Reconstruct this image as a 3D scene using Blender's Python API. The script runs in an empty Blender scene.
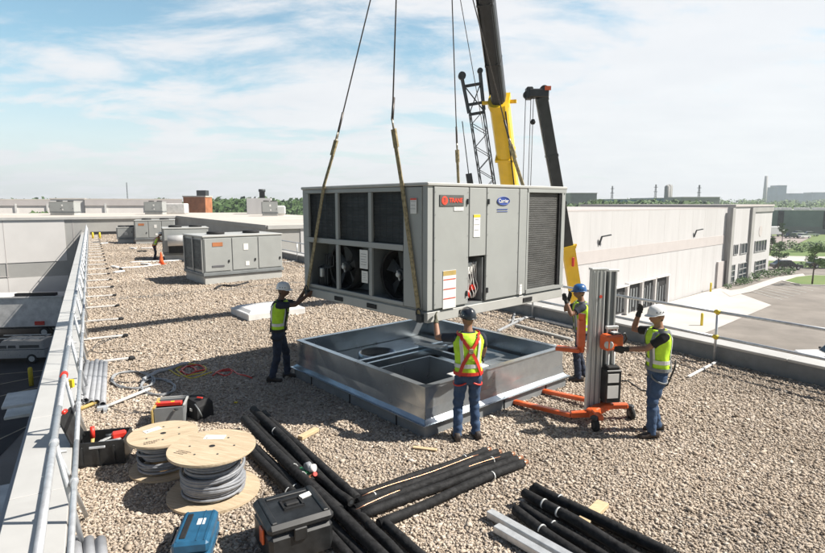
import bpy, bmesh, math, random
import numpy as np
from mathutils import Vector, Matrix, Quaternion
R = math.radians
random.seed(7)
S = bpy.context.scene
COL = S.collection

# ------------------------------------------------------------------ camera
FPX, CXP, CYP, CAMH = 555.0, 412.5, 276.5, 3.25
PITCH = math.atan((CYP - 203) / FPX)
cd = bpy.data.cameras.new('camera'); cam = bpy.data.objects.new('camera', cd); COL.objects.link(cam)
cd.sensor_width = 36; cd.lens = FPX / 825 * 36; cd.clip_start = 0.1; cd.clip_end = 6000
cam.location = (0, 0, CAMH); cam.rotation_euler = (math.pi / 2 - PITCH, 0, 0)
S.camera = cam

# ------------------------------------------------------------------ sun, sky, exposure
TO_SUN = Vector((.953, -.04, 1.0)).normalized()
sl = bpy.data.lights.new('sun', 'SUN'); so = bpy.data.objects.new('sun', sl); COL.objects.link(so)
sl.energy = 5.0; sl.angle = R(.55); sl.color = (1.0, .945, .86)
so.rotation_euler = TO_SUN.to_track_quat('Z', 'Y').to_euler(); so.location = (20, -5, 40)
W = bpy.data.worlds.new('World'); S.world = W; W.use_nodes = True
nt = W.node_tree; nt.nodes.clear()
def wn(t, **k):
    n = nt.nodes.new(t)
    for a, b in k.items(): setattr(n, a, b)
    return n
wo = wn('ShaderNodeOutputWorld'); wb = wn('ShaderNodeBackground'); sky = wn('ShaderNodeTexSky', sky_type='NISHITA')
sky.sun_disc = False; sky.sun_elevation = math.asin(TO_SUN.z); sky.sun_rotation = math.atan2(TO_SUN.x, TO_SUN.y)
sky.dust_density = 1.6; sky.ozone_density = 1.3; sky.air_density = 1.0; sky.altitude = 200
wb.inputs[1].default_value = .060
tc = wn('ShaderNodeTexCoord'); sep = wn('ShaderNodeSeparateXYZ'); nt.links.new(tc.outputs['Generated'], sep.inputs[0])
def wm(op, a, b=None, clamp=False):
    n = wn('ShaderNodeMath', operation=op, use_clamp=clamp)
    for i, v in enumerate((a, b)):
        if v is None: continue
        if isinstance(v, (int, float)): n.inputs[i].default_value = v
        else: nt.links.new(v, n.inputs[i])
    return n.outputs[0]
zc = wm('MAXIMUM', sep.outputs[2], 0.0); den = wm('ADD', zc, .16)
cx_ = wm('DIVIDE', sep.outputs[0], den); cy_ = wm('DIVIDE', sep.outputs[1], den)
cmb = wn('ShaderNodeCombineXYZ'); nt.links.new(cx_, cmb.inputs[0]); nt.links.new(cy_, cmb.inputs[1])
mp = wn('ShaderNodeMapping'); nt.links.new(cmb.outputs[0], mp.inputs[0]); mp.inputs['Rotation'].default_value = (0, 0, R(12)); mp.inputs['Scale'].default_value = (.75, 1.15, 1); mp.inputs['Location'].default_value = (3.1, 1.2, 0)
n1 = wn('ShaderNodeTexNoise'); nt.links.new(mp.outputs[0], n1.inputs['Vector']); n1.inputs['Scale'].default_value = 1.7; n1.inputs['Detail'].default_value = 10; n1.inputs['Roughness'].default_value = .62; n1.inputs['Distortion'].default_value = .35
# more cloud towards the sun side (east) and the horizon, clear blue patch high to the west
side = wm('MULTIPLY', sep.outputs[0], .17)
hz = wm('MULTIPLY', wm('SUBTRACT', .30, zc), .5)
cov = wm('ADD', wm('ADD', n1.outputs[0], side), hz)
mr = wn('ShaderNodeMapRange', interpolation_type='SMOOTHSTEP'); nt.links.new(cov, mr.inputs[0])
mr.inputs[1].default_value = .36; mr.inputs[2].default_value = .60; mr.inputs[3].default_value = 0; mr.inputs[4].default_value = .93
hr = wn('ShaderNodeMapRange', interpolation_type='SMOOTHSTEP'); nt.links.new(zc, hr.inputs[0])
hr.inputs[1].default_value = .0; hr.inputs[2].default_value = .26; hr.inputs[3].default_value = .80; hr.inputs[4].default_value = 0
# cloud bank stands in the northern half, up to mid height; overhead and to the south the unseen sky is dimmed to cut fill light
def ramp(v, a, b, lo, hi):
    n = wn('ShaderNodeMapRange', interpolation_type='SMOOTHSTEP'); nt.links.new(v, n.inputs[0])
    for i, q in enumerate((a, b, lo, hi)): n.inputs[i + 1].default_value = q
    return n.outputs[0]
north = ramp(sep.outputs[1], -.15, .35, .15, 1.); low = ramp(zc, .36, .62, 1., 0.)
bank = wm('MULTIPLY', north, low)
mask = wm('MULTIPLY', wm('MAXIMUM', mr.outputs[0], hr.outputs[0]), bank)
mx = wn('ShaderNodeMix', data_type='RGBA'); nt.links.new(mask, mx.inputs[0]); 
tint = wn('ShaderNodeMix', data_type='RGBA', blend_type='MULTIPLY'); tint.inputs[0].default_value = 1; tint.inputs[7].default_value = (1.5, 1.75, 1.62, 1); nt.links.new(sky.outputs[0], tint.inputs[6]); tl = wn('ShaderNodeMix', data_type='RGBA'); nt.links.new(bank, tl.inputs[0]); tl.inputs[6].default_value = (.5, .55, .62, 1); tl.inputs[7].default_value = (1.4, 1.85, 1.68, 1); nt.links.new(tl.outputs[2], tint.inputs[7]); nt.links.new(tint.outputs[2], mx.inputs[6]); n2 = wn('ShaderNodeTexNoise'); nt.links.new(mp.outputs[0], n2.inputs['Vector']); n2.inputs['Scale'].default_value = 2.6; n2.inputs['Detail'].default_value = 8; n2.inputs['Roughness'].default_value = .6
cc_ = wn('ShaderNodeMix', data_type='RGBA'); nt.links.new(n2.outputs[0], cc_.inputs[0]); cc_.inputs[6].default_value = (7.6, 7.8, 8.2, 1); cc_.inputs[7].default_value = (9.6, 9.55, 9.6, 1); nt.links.new(cc_.outputs[2], mx.inputs[7])
hs = wn('ShaderNodeHueSaturation'); hs.inputs['Saturation'].default_value = .92; hs.inputs['Value'].default_value = 1.0
nt.links.new(mx.outputs[2], hs.inputs['Color']); nt.links.new(hs.outputs[0], wb.inputs[0]); nt.links.new(wb.outputs[0], wo.inputs[0])
S.view_settings.view_transform = 'Standard'; S.view_settings.look = 'None'; S.view_settings.gamma = 1
S.view_settings.exposure = 0.84
S.render.engine = 'CYCLES'
S.cycles.max_bounces = 6; S.cycles.volume_bounces = 0; S.cycles.transparent_max_bounces = 8

# ------------------------------------------------------------------ measuring helpers (a pixel of the survey photo -> a point in the place)
def ray(px, py):
    x = (px - CXP) / FPX; y = -(py - CYP) / FPX
    return Vector((x, math.cos(PITCH) + y * math.sin(PITCH), -math.sin(PITCH) + y * math.cos(PITCH)))
def at(px, py, z=0.):
    r = ray(px, py); t = (z - CAMH) / r.z
    return Vector((r.x * t, r.y * t, z))
def atY(px, py, Y):
    r = ray(px, py); t = Y / r.y
    return Vector((r.x * t, Y, CAMH + r.z * t))
def local_hit(px, py, loc, rz):
    """x and z (local) where the ray meets the vertical plane local-y = 0 of a frame at loc turned rz"""
    r = ray(px, py); n = Vector((-math.sin(rz), math.cos(rz), 0)); o = Vector((0, 0, CAMH))
    t = (Vector(loc) - o).dot(n) / r.dot(n); p = o + r * t - Vector(loc)
    return p.dot(Vector((math.cos(rz), math.sin(rz), 0))), p.z

# ------------------------------------------------------------------ materials
MATS = {}
def mat(name, col, rough=.6, metal=0., var=.12, scale=6., bump=0., bscale=40., col2=None, spec=.5, coords='Object', stretch=None, dirt=0., emit=None, alpha=None, coat=0.):
    if name in MATS: return MATS[name]
    m = bpy.data.materials.new(name); m.use_nodes = True; t = m.node_tree; N = t.nodes; L = t.links
    b = N['Principled BSDF']; b.inputs['Roughness'].default_value = rough; b.inputs['Metallic'].default_value = metal
    b.inputs['Specular IOR Level'].default_value = spec; b.inputs['Coat Weight'].default_value = coat
    tcx = N.new('ShaderNodeTexCoord'); src = tcx.outputs[coords]
    if stretch:
        mpn = N.new('ShaderNodeMapping'); L.new(src, mpn.inputs[0]); mpn.inputs['Scale'].default_value = stretch; src = mpn.outputs[0]
    no = N.new('ShaderNodeTexNoise'); no.inputs['Scale'].default_value = scale; no.inputs['Detail'].default_value = 6; no.inputs['Roughness'].default_value = .6
    L.new(src, no.inputs['Vector'])
    mxn = N.new('ShaderNodeMix'); mxn.data_type = 'RGBA'
    c2 = col2 or tuple(max(0, c * (1 - 2 * var)) for c in col); c1 = col if col2 else tuple(min(1, c * (1 + var * .6)) for c in col)
    mxn.inputs[6].default_value = (*c1, 1); mxn.inputs[7].default_value = (*c2, 1)
    r1 = N.new('ShaderNodeMapRange'); r1.inputs[1].default_value = .34; r1.inputs[2].default_value = .68; L.new(no.outputs[0], r1.inputs[0]); L.new(r1.outputs[0], mxn.inputs[0])
    out = mxn.outputs[2]
    if dirt:
        n2 = N.new('ShaderNodeTexNoise'); n2.inputs['Scale'].default_value = scale * .22; n2.inputs['Detail'].default_value = 9; n2.inputs['Roughness'].default_value = .7; n2.inputs['Distortion'].default_value = .6; L.new(src, n2.inputs['Vector'])
        r2 = N.new('ShaderNodeMapRange'); r2.inputs[1].default_value = .52; r2.inputs[2].default_value = .74; r2.inputs[4].default_value = dirt; L.new(n2.outputs[0], r2.inputs[0])
        m2 = N.new('ShaderNodeMix'); m2.data_type = 'RGBA'; L.new(r2.outputs[0], m2.inputs[0]); L.new(out, m2.inputs[6]); m2.inputs[7].default_value = (col[0] * .45, col[1] * .42, col[2] * .38, 1); out = m2.outputs[2]
    L.new(out, b.inputs['Base Color'])
    rr = N.new('ShaderNodeMapRange'); rr.inputs[3].default_value = max(0, rough - .1); rr.inputs[4].default_value = min(1, rough + .1); L.new(no.outputs[0], rr.inputs[0]); L.new(rr.outputs[0], b.inputs['Roughness'])
    if bump:
        nb = N.new('ShaderNodeTexNoise'); nb.inputs['Scale'].default_value = bscale; nb.inputs['Detail'].default_value = 5; L.new(src, nb.inputs['Vector'])
        bp = N.new('ShaderNodeBump'); bp.inputs['Strength'].default_value = bump; bp.inputs['Distance'].default_value = .02; L.new(nb.outputs[0], bp.inputs['Height']); L.new(bp.outputs[0], b.inputs['Normal'])
    if emit: b.inputs['Emission Color'].default_value = (*emit, 1); b.inputs['Emission Strength'].default_value = 1
    MATS[name] = m; return m
M = dict(
 white=mat('white_paint', (.66, .65, .63), .5, dirt=.25, scale=2),
 cap=mat('parapet_cap', (.45, .445, .43), .45, var=.05, scale=1.5, dirt=.3),
 wall_white=mat('precast_white', (.49, .482, .48), .8, var=.03, scale=1.1, bump=.15, bscale=8, dirt=.16, stretch=(1, 1, .14)),
 wall_band=mat('precast_band', (.47, .435, .42), .8, var=.03, scale=.7, dirt=.1),
 wall_grey=mat('precast_grey', (.34, .335, .32), .8, var=.06, scale=.5, dirt=.2),
 wall_beige=mat('precast_beige', (.74, .70, .66), .85, var=.05, scale=.3),
 galv=mat('galvanised_steel', (.50, .54, .57), .24, .78, var=.08, scale=5, dirt=.06, bump=.12, bscale=1.6),
 galv_rail=mat('galvanised_rail', (.58, .60, .62), .45, .55, var=.12, scale=12, dirt=.15),
 alu=mat('mast_aluminium', (.58, .59, .58), .45, .35, var=.08, scale=8, dirt=.2, stretch=(4, 4, .5)),
 hvac=mat('hvac_paint', (.325, .335, .325), .45, var=.04, scale=1.6, dirt=.28, bump=.10, bscale=1.3),
 hvac_trim=mat('hvac_trim', (.42, .42, .40), .45, var=.04, scale=3, dirt=.15),
 hvac_in=mat('hvac_inside', (.20, .215, .22), .55, .2, var=.1, scale=3),
 black=mat('black_plastic', (.018, .019, .02), .42, var=.3, scale=10, dirt=.1),
 blackm=mat('black_matte', (.012, .012, .013), .75, var=.3, scale=10),
 foam=mat('pipe_foam', (.017, .017, .018), .78, var=.4, scale=14, bump=.4, bscale=30, spec=.3, dirt=.0),
 copper=mat('copper', (.72, .36, .22), .35, .8, var=.15, scale=20),
 wood=mat('spool_plywood', (.56, .455, .32), .75, col2=(.43, .33, .215), scale=9, stretch=(.5, 5, 5), bump=.3, bscale=30, dirt=.6),
 lumber=mat('lumber', (.62, .48, .30), .8, col2=(.48, .35, .2), scale=10, stretch=(1, 6, 6), dirt=.2),
 cable=mat('cable_jacket', (.24, .25, .27), .5, var=.12, scale=20),
 orange=mat('orange_enamel', (.72, .12, .025), .42, var=.12, scale=6, dirt=.35, coat=.2),
 red=mat('red_plastic', (.62, .035, .02), .4, var=.1),
 yellow=mat('crane_yellow', (.86, .55, .012), .42, var=.06, scale=2, dirt=.3, coat=.2),
 yplastic=mat('yellow_plastic', (.72, .55, .03), .5, var=.1),
 lime=mat('hi_vis_lime', (.50, .80, .03), .72, var=.1, scale=9, bump=.4, bscale=14),
 silver=mat('reflective_tape', (.62, .63, .62), .35, .2, var=.05),
 jeans=mat('denim', (.045, .085, .16), .85, col2=(.02, .045, .10), scale=7, bump=.5, bscale=16),
 jeans_d=mat('dark_denim', (.022, .032, .06), .85, var=.3, scale=7, bump=.5, bscale=16),
 skin=mat('skin', (.27, .14, .085), .55, var=.08, scale=6),
 skin_d=mat('dark_skin', (.13, .062, .035), .5, var=.1, scale=6),
 navy=mat('navy_tee', (.018, .024, .04), .85, var=.2, bump=.4, bscale=14),
 blacktee=mat('black_tee', (.008, .009, .011), .85, var=.2, bump=.4, bscale=14),
 leather=mat('boot_leather', (.035, .024, .018), .6, var=.3),
 hair=mat('dark_hair', (.012, .009, .008), .6),
 hatw=mat('white_hard_hat', (.78, .78, .77), .28, var=.03, coat=.3),
 hatd=mat('dark_hard_hat', (.02, .025, .035), .3, var=.3, scale=14, coat=.4),
 hatb=mat('blue_hard_hat', (.02, .10, .28), .3, var=.1, coat=.4),
 glove=mat('work_glove', (.03, .03, .028), .8, var=.3), glove_o=mat('olive_glove', (.09, .085, .055), .85, var=.3),
 sling=mat('sling_webbing', (.36, .29, .16), .85, var=.3, scale=20, bump=.3, bscale=60),
 steel=mat('wire_rope', (.10, .09, .085), .5, .6, var=.3, scale=60),
 shackle=mat('shackle_steel', (.42, .36, .28), .4, .7, var=.3, scale=20),
 boomgrey=mat('boom_dark', (.035, .038, .042), .45, .2, var=.2, scale=2, dirt=.2),
 boomlight=mat('boom_light', (.55, .56, .56), .45, .1, var=.1, scale=2),
 glass=mat('dark_glass', (.02, .035, .045), .08, .0, var=.1, spec=.9),
 asphalt=mat('asphalt', (.235, .21, .185), .9, var=.14, scale=.25, dirt=.45, bump=.2, bscale=6),
 asphalt_d=mat('asphalt_dark', (.035, .036, .04), .9, var=.2, scale=.4, dirt=.2),
 concrete=mat('concrete', (.50, .47, .44), .9, var=.06, scale=.3, dirt=.2),
 grass=mat('grass_green', (.10, .17, .04), .95, col2=(.16, .2, .06), scale=.12, bump=.5, bscale=2),
 paint_w=mat('line_paint', (.55, .55, .52), .8, var=.2, scale=2), paint_y=mat('line_paint_warm', (.42, .36, .26), .8, var=.2, scale=2),
 membrane=mat('roof_membrane', (.52, .48, .43), .85, var=.08, scale=.3, dirt=.2),
 membrane_w=mat('white_membrane', (.66, .65, .63), .8, var=.05, scale=1, dirt=.2),
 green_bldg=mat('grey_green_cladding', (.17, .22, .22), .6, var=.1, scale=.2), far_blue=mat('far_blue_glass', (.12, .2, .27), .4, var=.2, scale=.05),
 brick=mat('orange_brick', (.40, .15, .06), .85, var=.15, scale=.8), teal=mat('teal_roof', (.09, .22, .26), .6, var=.1, scale=.1),
 car_silver=mat('car_silver', (.45, .46, .47), .3, .5, var=.05, coat=.5), car_white=mat('car_white', (.72, .72, .72), .3, var=.03, coat=.5), car_dark=mat('car_dark', (.02, .022, .028), .25, var=.1, coat=.6),
 tyre=mat('tyre_rubber', (.015, .015, .015), .85), bark=mat('bark', (.10, .075, .055), .9, var=.25, scale=8, bump=.6, bscale=20),
 blue=mat('blue_plastic', (.02, .10, .19), .4, var=.15, scale=8, dirt=.2), paper=mat('paper_label', (.72, .71, .68), .7, var=.04),
 ink=mat('label_ink', (.12, .12, .13), .7), inkblue=mat('logo_blue', (.03, .07, .32), .5), logored=mat('logo_red', (.75, .07, .035), .5), logogrey=mat('logo_plate_grey', (.10, .105, .10), .5),
 pvc=mat('grey_pvc', (.34, .35, .37), .5, var=.1, scale=5, dirt=.2), strip=mat('strip_shade', (.12, .115, .11), .9, var=.2, scale=3), green=mat('green_tape', (.02, .2, .07), .5), hose=mat('grey_hose', (.30, .31, .32), .5, var=.1, scale=8),
 skirt=mat('curb_insulation', (.19, .20, .205), .7, var=.1, scale=4, dirt=.2), tan=mat('tool_tan', (.5, .36, .12), .6), window_w=mat('window_frame', (.35, .35, .35), .5),
 coil=mat('coil_fins', (.11, .115, .115), .5, .5, var=.15, scale=5), pole=mat('dark_metal', (.05, .055, .06), .6, .3),
)
# coil face: fine horizontal fins and a few bright dents
def coil_mat(name, c, sc=55.):
    m = mat(name, c, .45, .5, var=.2, scale=3, stretch=(1, 1, 3)); t = m.node_tree; N = t.nodes; L = t.links; b = N['Principled BSDF']
    tcx = N.new('ShaderNodeTexCoord'); w = N.new('ShaderNodeTexWave'); w.bands_direction = 'Z'; w.inputs['Scale'].default_value = sc / 6.28; w.inputs['Distortion'].default_value = .4; w.inputs['Detail'].default_value = 1; L.new(tcx.outputs['Object'], w.inputs['Vector'])
    w2 = N.new('ShaderNodeTexWave'); w2.bands_direction = 'DIAGONAL'; w2.inputs['Scale'].default_value = 30; L.new(tcx.outputs['Object'], w2.inputs['Vector'])
    ad = N.new('ShaderNodeMath'); ad.operation = 'ADD'; L.new(w.outputs[1], ad.inputs[0]); L.new(w2.outputs[1], ad.inputs[1])
    bp = N.new('ShaderNodeBump'); bp.inputs['Strength'].default_value = .8; bp.inputs['Distance'].default_value = .01; L.new(ad.outputs[0], bp.inputs['Height']); L.new(bp.outputs[0], b.inputs['Normal'])
    return m
M['hvac'] = M['hvac']; M['joint_line'] = mat('joint_line', (.44, .42, .405), .8); M['panel_white'] = mat('panel_white', (.62, .60, .58), .8, var=.03, scale=.5, dirt=.06)
M['coilface'] = coil_mat('condenser_coil', (.13, .13, .125)); M['coilside'] = coil_mat('evaporator_coil', (.055, .065, .07), 45)

# ------------------------------------------------------------------ mesh builder
def basis(d):
    d = Vector(d).normalized(); a = Vector((0, 0, 1)) if abs(d.z) < .92 else Vector((1, 0, 0))
    s = d.cross(a).normalized(); u = s.cross(d).normalized(); return s, u, d
class MB:
    def __init__(s): s.v = []; s.f = []; s.m = []; s.sm = []; s.mats = []; s.cur = -1
    def mat(s, m):
        m = M[m] if isinstance(m, str) else m
        if m not in s.mats: s.mats.append(m)
        s.cur = s.mats.index(m); return s
    def face(s, idx, smooth=False): s.f.append(tuple(idx)); s.m.append(s.cur); s.sm.append(smooth)
    def box(s, c, d, rz=0., rot=None, bev=0.):
        Rm = rot if rot is not None else Matrix.Rotation(rz, 3, 'Z'); c = Vector(c)
        hx, hy, hz = (q / 2 for q in d)
        if bev > 0:
            b = min(bev, hx * .9, hy * .9, hz * .9); n = len(s.v)
            for sx in (-1, 1):
                for sy in (-1, 1):
                    for sz in (-1, 1):
                        for k in range(3):
                            p = [sx * hx, sy * hy, sz * hz]
                            for j in range(3):
                                if j != k: p[j] -= (sx, sy, sz)[j] * b
                            s.v.append(c + Rm @ Vector(p))
            def I(sx, sy, sz, k): return n + (((sx > 0) * 2 + (sy > 0)) * 2 + (sz > 0)) * 3 + k
            def q(pts):
                P = [s.v[i] for i in pts]; ce = sum(P, Vector()) / len(P); nr = (P[1] - P[0]).cross(P[2] - P[0])
                if nr.dot(ce - c) < 0: pts = pts[::-1]
                s.face(pts)
            for sg in (-1, 1):
                q([I(sg, -1, -1, 0), I(sg, 1, -1, 0), I(sg, 1, 1, 0), I(sg, -1, 1, 0)])
                q([I(-1, sg, -1, 1), I(1, sg, -1, 1), I(1, sg, 1, 1), I(-1, sg, 1, 1)])
                q([I(-1, -1, sg, 2), I(1, -1, sg, 2), I(1, 1, sg, 2), I(-1, 1, sg, 2)])
            for a in (-1, 1):
                for bb in (-1, 1):
                    q([I(-1, a, bb, 1), I(1, a, bb, 1), I(1, a, bb, 2), I(-1, a, bb, 2)])
                    q([I(a, -1, bb, 0), I(a, 1, bb, 0), I(a, 1, bb, 2), I(a, -1, bb, 2)])
                    q([I(a, bb, -1, 0), I(a, bb, 1, 0), I(a, bb, 1, 1), I(a, bb, -1, 1)])
            for a in (-1, 1):
                for bb in (-1, 1):
                    for cc in (-1, 1): q([I(a, bb, cc, 0), I(a, bb, cc, 1), I(a, bb, cc, 2)])
            return s
        n = len(s.v)
        for z in (-hz, hz):
            for x, y in ((-hx, -hy), (hx, -hy), (hx, hy), (-hx, hy)): s.v.append(c + Rm @ Vector((x, y, z)))
        for q in ((0, 3, 2, 1), (4, 5, 6, 7), (0, 1, 5, 4), (1, 2, 6, 5), (2, 3, 7, 6), (3, 0, 4, 7)): s.face([n + i for i in q])
        return s
    def bar(s, a, b, w, h, up=(0, 0, 1), bev=0.):
        a = Vector(a); b = Vector(b); d = b - a; L = d.length; x = d.normalized(); u = Vector(up)
        if abs(x.dot(u.normalized())) > .98: u = Vector((1, 0, 0))
        y = u.cross(x).normalized(); z = x.cross(y)
        return s.box((a + b) / 2, (L, w, h), rot=Matrix((x, y, z)).transposed(), bev=bev)
    def loft(s, rings, cap=True, smooth=True, close=False):
        n0 = len(s.v); k = len(rings[0])
        for r in rings: s.v.extend(Vector(p) for p in r)
        m = len(rings)
        for i in range(m if close else m - 1):
            a = n0 + i * k; b = n0 + ((i + 1) % m) * k
            for j in range(k): s.face((a + j, a + (j + 1) % k, b + (j + 1) % k, b + j), smooth)
        if cap and not close:
            s.face([n0 + j for j in range(k)][::-1]); s.face([n0 + (m - 1) * k + j for j in range(k)])
        return s
    def tube(s, pts, r, seg=10, cap=True, smooth=True, close=False, flat=1.):
        pts = [Vector(p) for p in pts]; n = len(pts); rr = r if isinstance(r, (list, tuple)) else [r] * n; rings = []; su = None
        for i, p in enumerate(pts):
            if close: d = pts[(i + 1) % n] - pts[i - 1]
            else: d = pts[min(i + 1, n - 1)] - pts[max(i - 1, 0)]
            if su is None: a, u, d = basis(d)
            else:
                d.normalize(); u = (su - d * su.dot(d)).normalized(); a = d.cross(u).normalized() * 1
            su = u
            sd = d.cross(u).normalized()
            rings.append([p + sd * (math.cos(t) * rr[i]) + u * (math.sin(t) * rr[i] * flat) for t in (2 * math.pi * j / seg for j in range(seg))])
        return s.loft(rings, cap, smooth, close)
    def cyl(s, a, b, r, seg=16, r2=None, smooth=True): return s.tube([a, b], [r, r if r2 is None else r2], seg, smooth=smooth)
    def pipe(s, a, b, r, ri, seg=16):
        a = Vector(a); b = Vector(b); u1, u2, d = basis(b - a)
        def ring(p, q): return [p + u1 * math.cos(t) * q + u2 * math.sin(t) * q for t in (2 * math.pi * j / seg for j in range(seg))]
        return s.loft([ring(a, ri), ring(a, r), ring(b, r), ring(b, ri)], False, True, True)
    def lathe(s, prof, c=(0, 0, 0), seg=24, axis=(0, 0, 1), smooth=True, cap=True):
        u1, u2, d = basis(axis); c = Vector(c)
        return s.loft([[c + d * z + u1 * (math.cos(t) * r) + u2 * (math.sin(t) * r) for t in (2 * math.pi * j / seg for j in range(seg))] for r, z in prof], cap, smooth)
    def prism(s, poly, z0, z1):
        n = len(s.v); k = len(poly)
        for z in (z0, z1): s.v.extend(Vector((p[0], p[1], z)) for p in poly)
        s.face([n + i for i in range(k)][::-1]); s.face([n + k + i for i in range(k)])
        for i in range(k): s.face((n + i, n + (i + 1) % k, n + k + (i + 1) % k, n + k + i))
        return s
    def quad(s, *p):
        n = len(s.v); s.v.extend(Vector(q) for q in p); s.face(range(n, n + len(p))); return s
    def build(s, name, m=None, parent=None, loc=None, rz=None, fix=True):
        me = bpy.data.meshes.new(name); me.from_pydata([tuple(v) for v in s.v], [], s.f)
        if m is not None: me.materials.append(M[m] if isinstance(m, str) else m)
        for q in s.mats: me.materials.append(q)
        if s.mats: me.polygons.foreach_set('material_index', [i + 1 if m is not None else max(i, 0) for i in s.m])
        me.polygons.foreach_set('use_smooth', s.sm)
        me.update()
        if fix:
            bm = bmesh.new(); bm.from_mesh(me); bmesh.ops.recalc_face_normals(bm, faces=bm.faces); bm.to_mesh(me); bm.free()
        o = bpy.data.objects.new(name, me); COL.objects.link(o)
        if parent: o.parent = parent
        if loc is not None: o.location = loc
        if rz is not None: o.rotation_euler = (0, 0, rz)
        return o
def tag(o, label=None, cat=None, group=None, kind=None):
    if label: o['label'] = label
    if cat: o['category'] = cat
    if group: o['group'] = group
    if kind: o['kind'] = kind
    return o
def empty(name, loc, rz=0., label=None, cat=None, group=None):
    o = bpy.data.objects.new(name, None); COL.objects.link(o); o.location = loc; o.rotation_euler = (0, 0, rz); o.empty_display_size = .2
    return tag(o, label, cat, group)
def copy_tree(o, loc=None, rz=None, label=None, parent=None):
    c = o.copy(); COL.objects.link(c)
    if parent: c.parent = parent
    for ch in [q for q in bpy.data.objects if q.parent == o]: copy_tree(ch, parent=c)
    if loc is not None: c.location = loc
    if rz is not None: c.rotation_euler = (0, 0, rz)
    if label: c['label'] = label
    return c
def text(parent, name, body, size, c, mm, rz=0., tilt=math.pi / 2, depth=.002, sx=1., bold=0.):
    cu = bpy.data.curves.new('t', 'FONT'); cu.body = body; cu.size = size; cu.extrude = depth; cu.align_x = 'CENTER'; cu.align_y = 'CENTER'; cu.offset = bold
    o = bpy.data.objects.new('t', cu); COL.objects.link(o); bpy.context.view_layer.update()
    me = bpy.data.meshes.new_from_object(o.evaluated_get(bpy.context.evaluated_depsgraph_get())); bpy.data.objects.remove(o)
    me.transform(Matrix.Translation(Vector(c)) @ Matrix.Rotation(rz, 4, 'Z') @ Matrix.Rotation(tilt, 4, 'X') @ Matrix.Diagonal((sx, 1, 1, 1)))
    me.name = name; me.materials.clear(); me.materials.append(M[mm]); r = bpy.data.objects.new(name, me); COL.objects.link(r); r.parent = parent; return r
def struct(name, mb, m=None, **k): return tag(mb.build(name, m, **k), kind='structure')
GZ = -9.0
def flat(name, pts, z, m, label=None):
    mb = MB(); mb.quad(*[(p[0], p[1], z) for p in pts]); return tag(mb.build(name, m, fix=False), label, kind='structure')

# ================================================================== GROUND FAR BELOW
g = MB(); g.quad((-4000, -600, GZ), (4000, -600, GZ), (4000, 5000, GZ), (-4000, 5000, GZ)); struct('ground', g, 'grass', fix=False)
P9 = lambda x, y: at(x, y, GZ)
g = MB(); g.quad((-160, -60, GZ + .02), (62, -60, GZ + .02), (96, 40, GZ + .02), (150, 160, GZ + .02), (-160, 160, GZ + .02)); struct('parking_lot', g, 'asphalt', fix=False)
# loading yard on the left, dark asphalt
g = MB(); g.quad((-90, -40, GZ + .04), (0, -40, GZ + .04), (-30, 58, GZ + .04), (-90, 58, GZ + .04)); struct('loading_yard', g, 'asphalt_d', fix=False)

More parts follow.
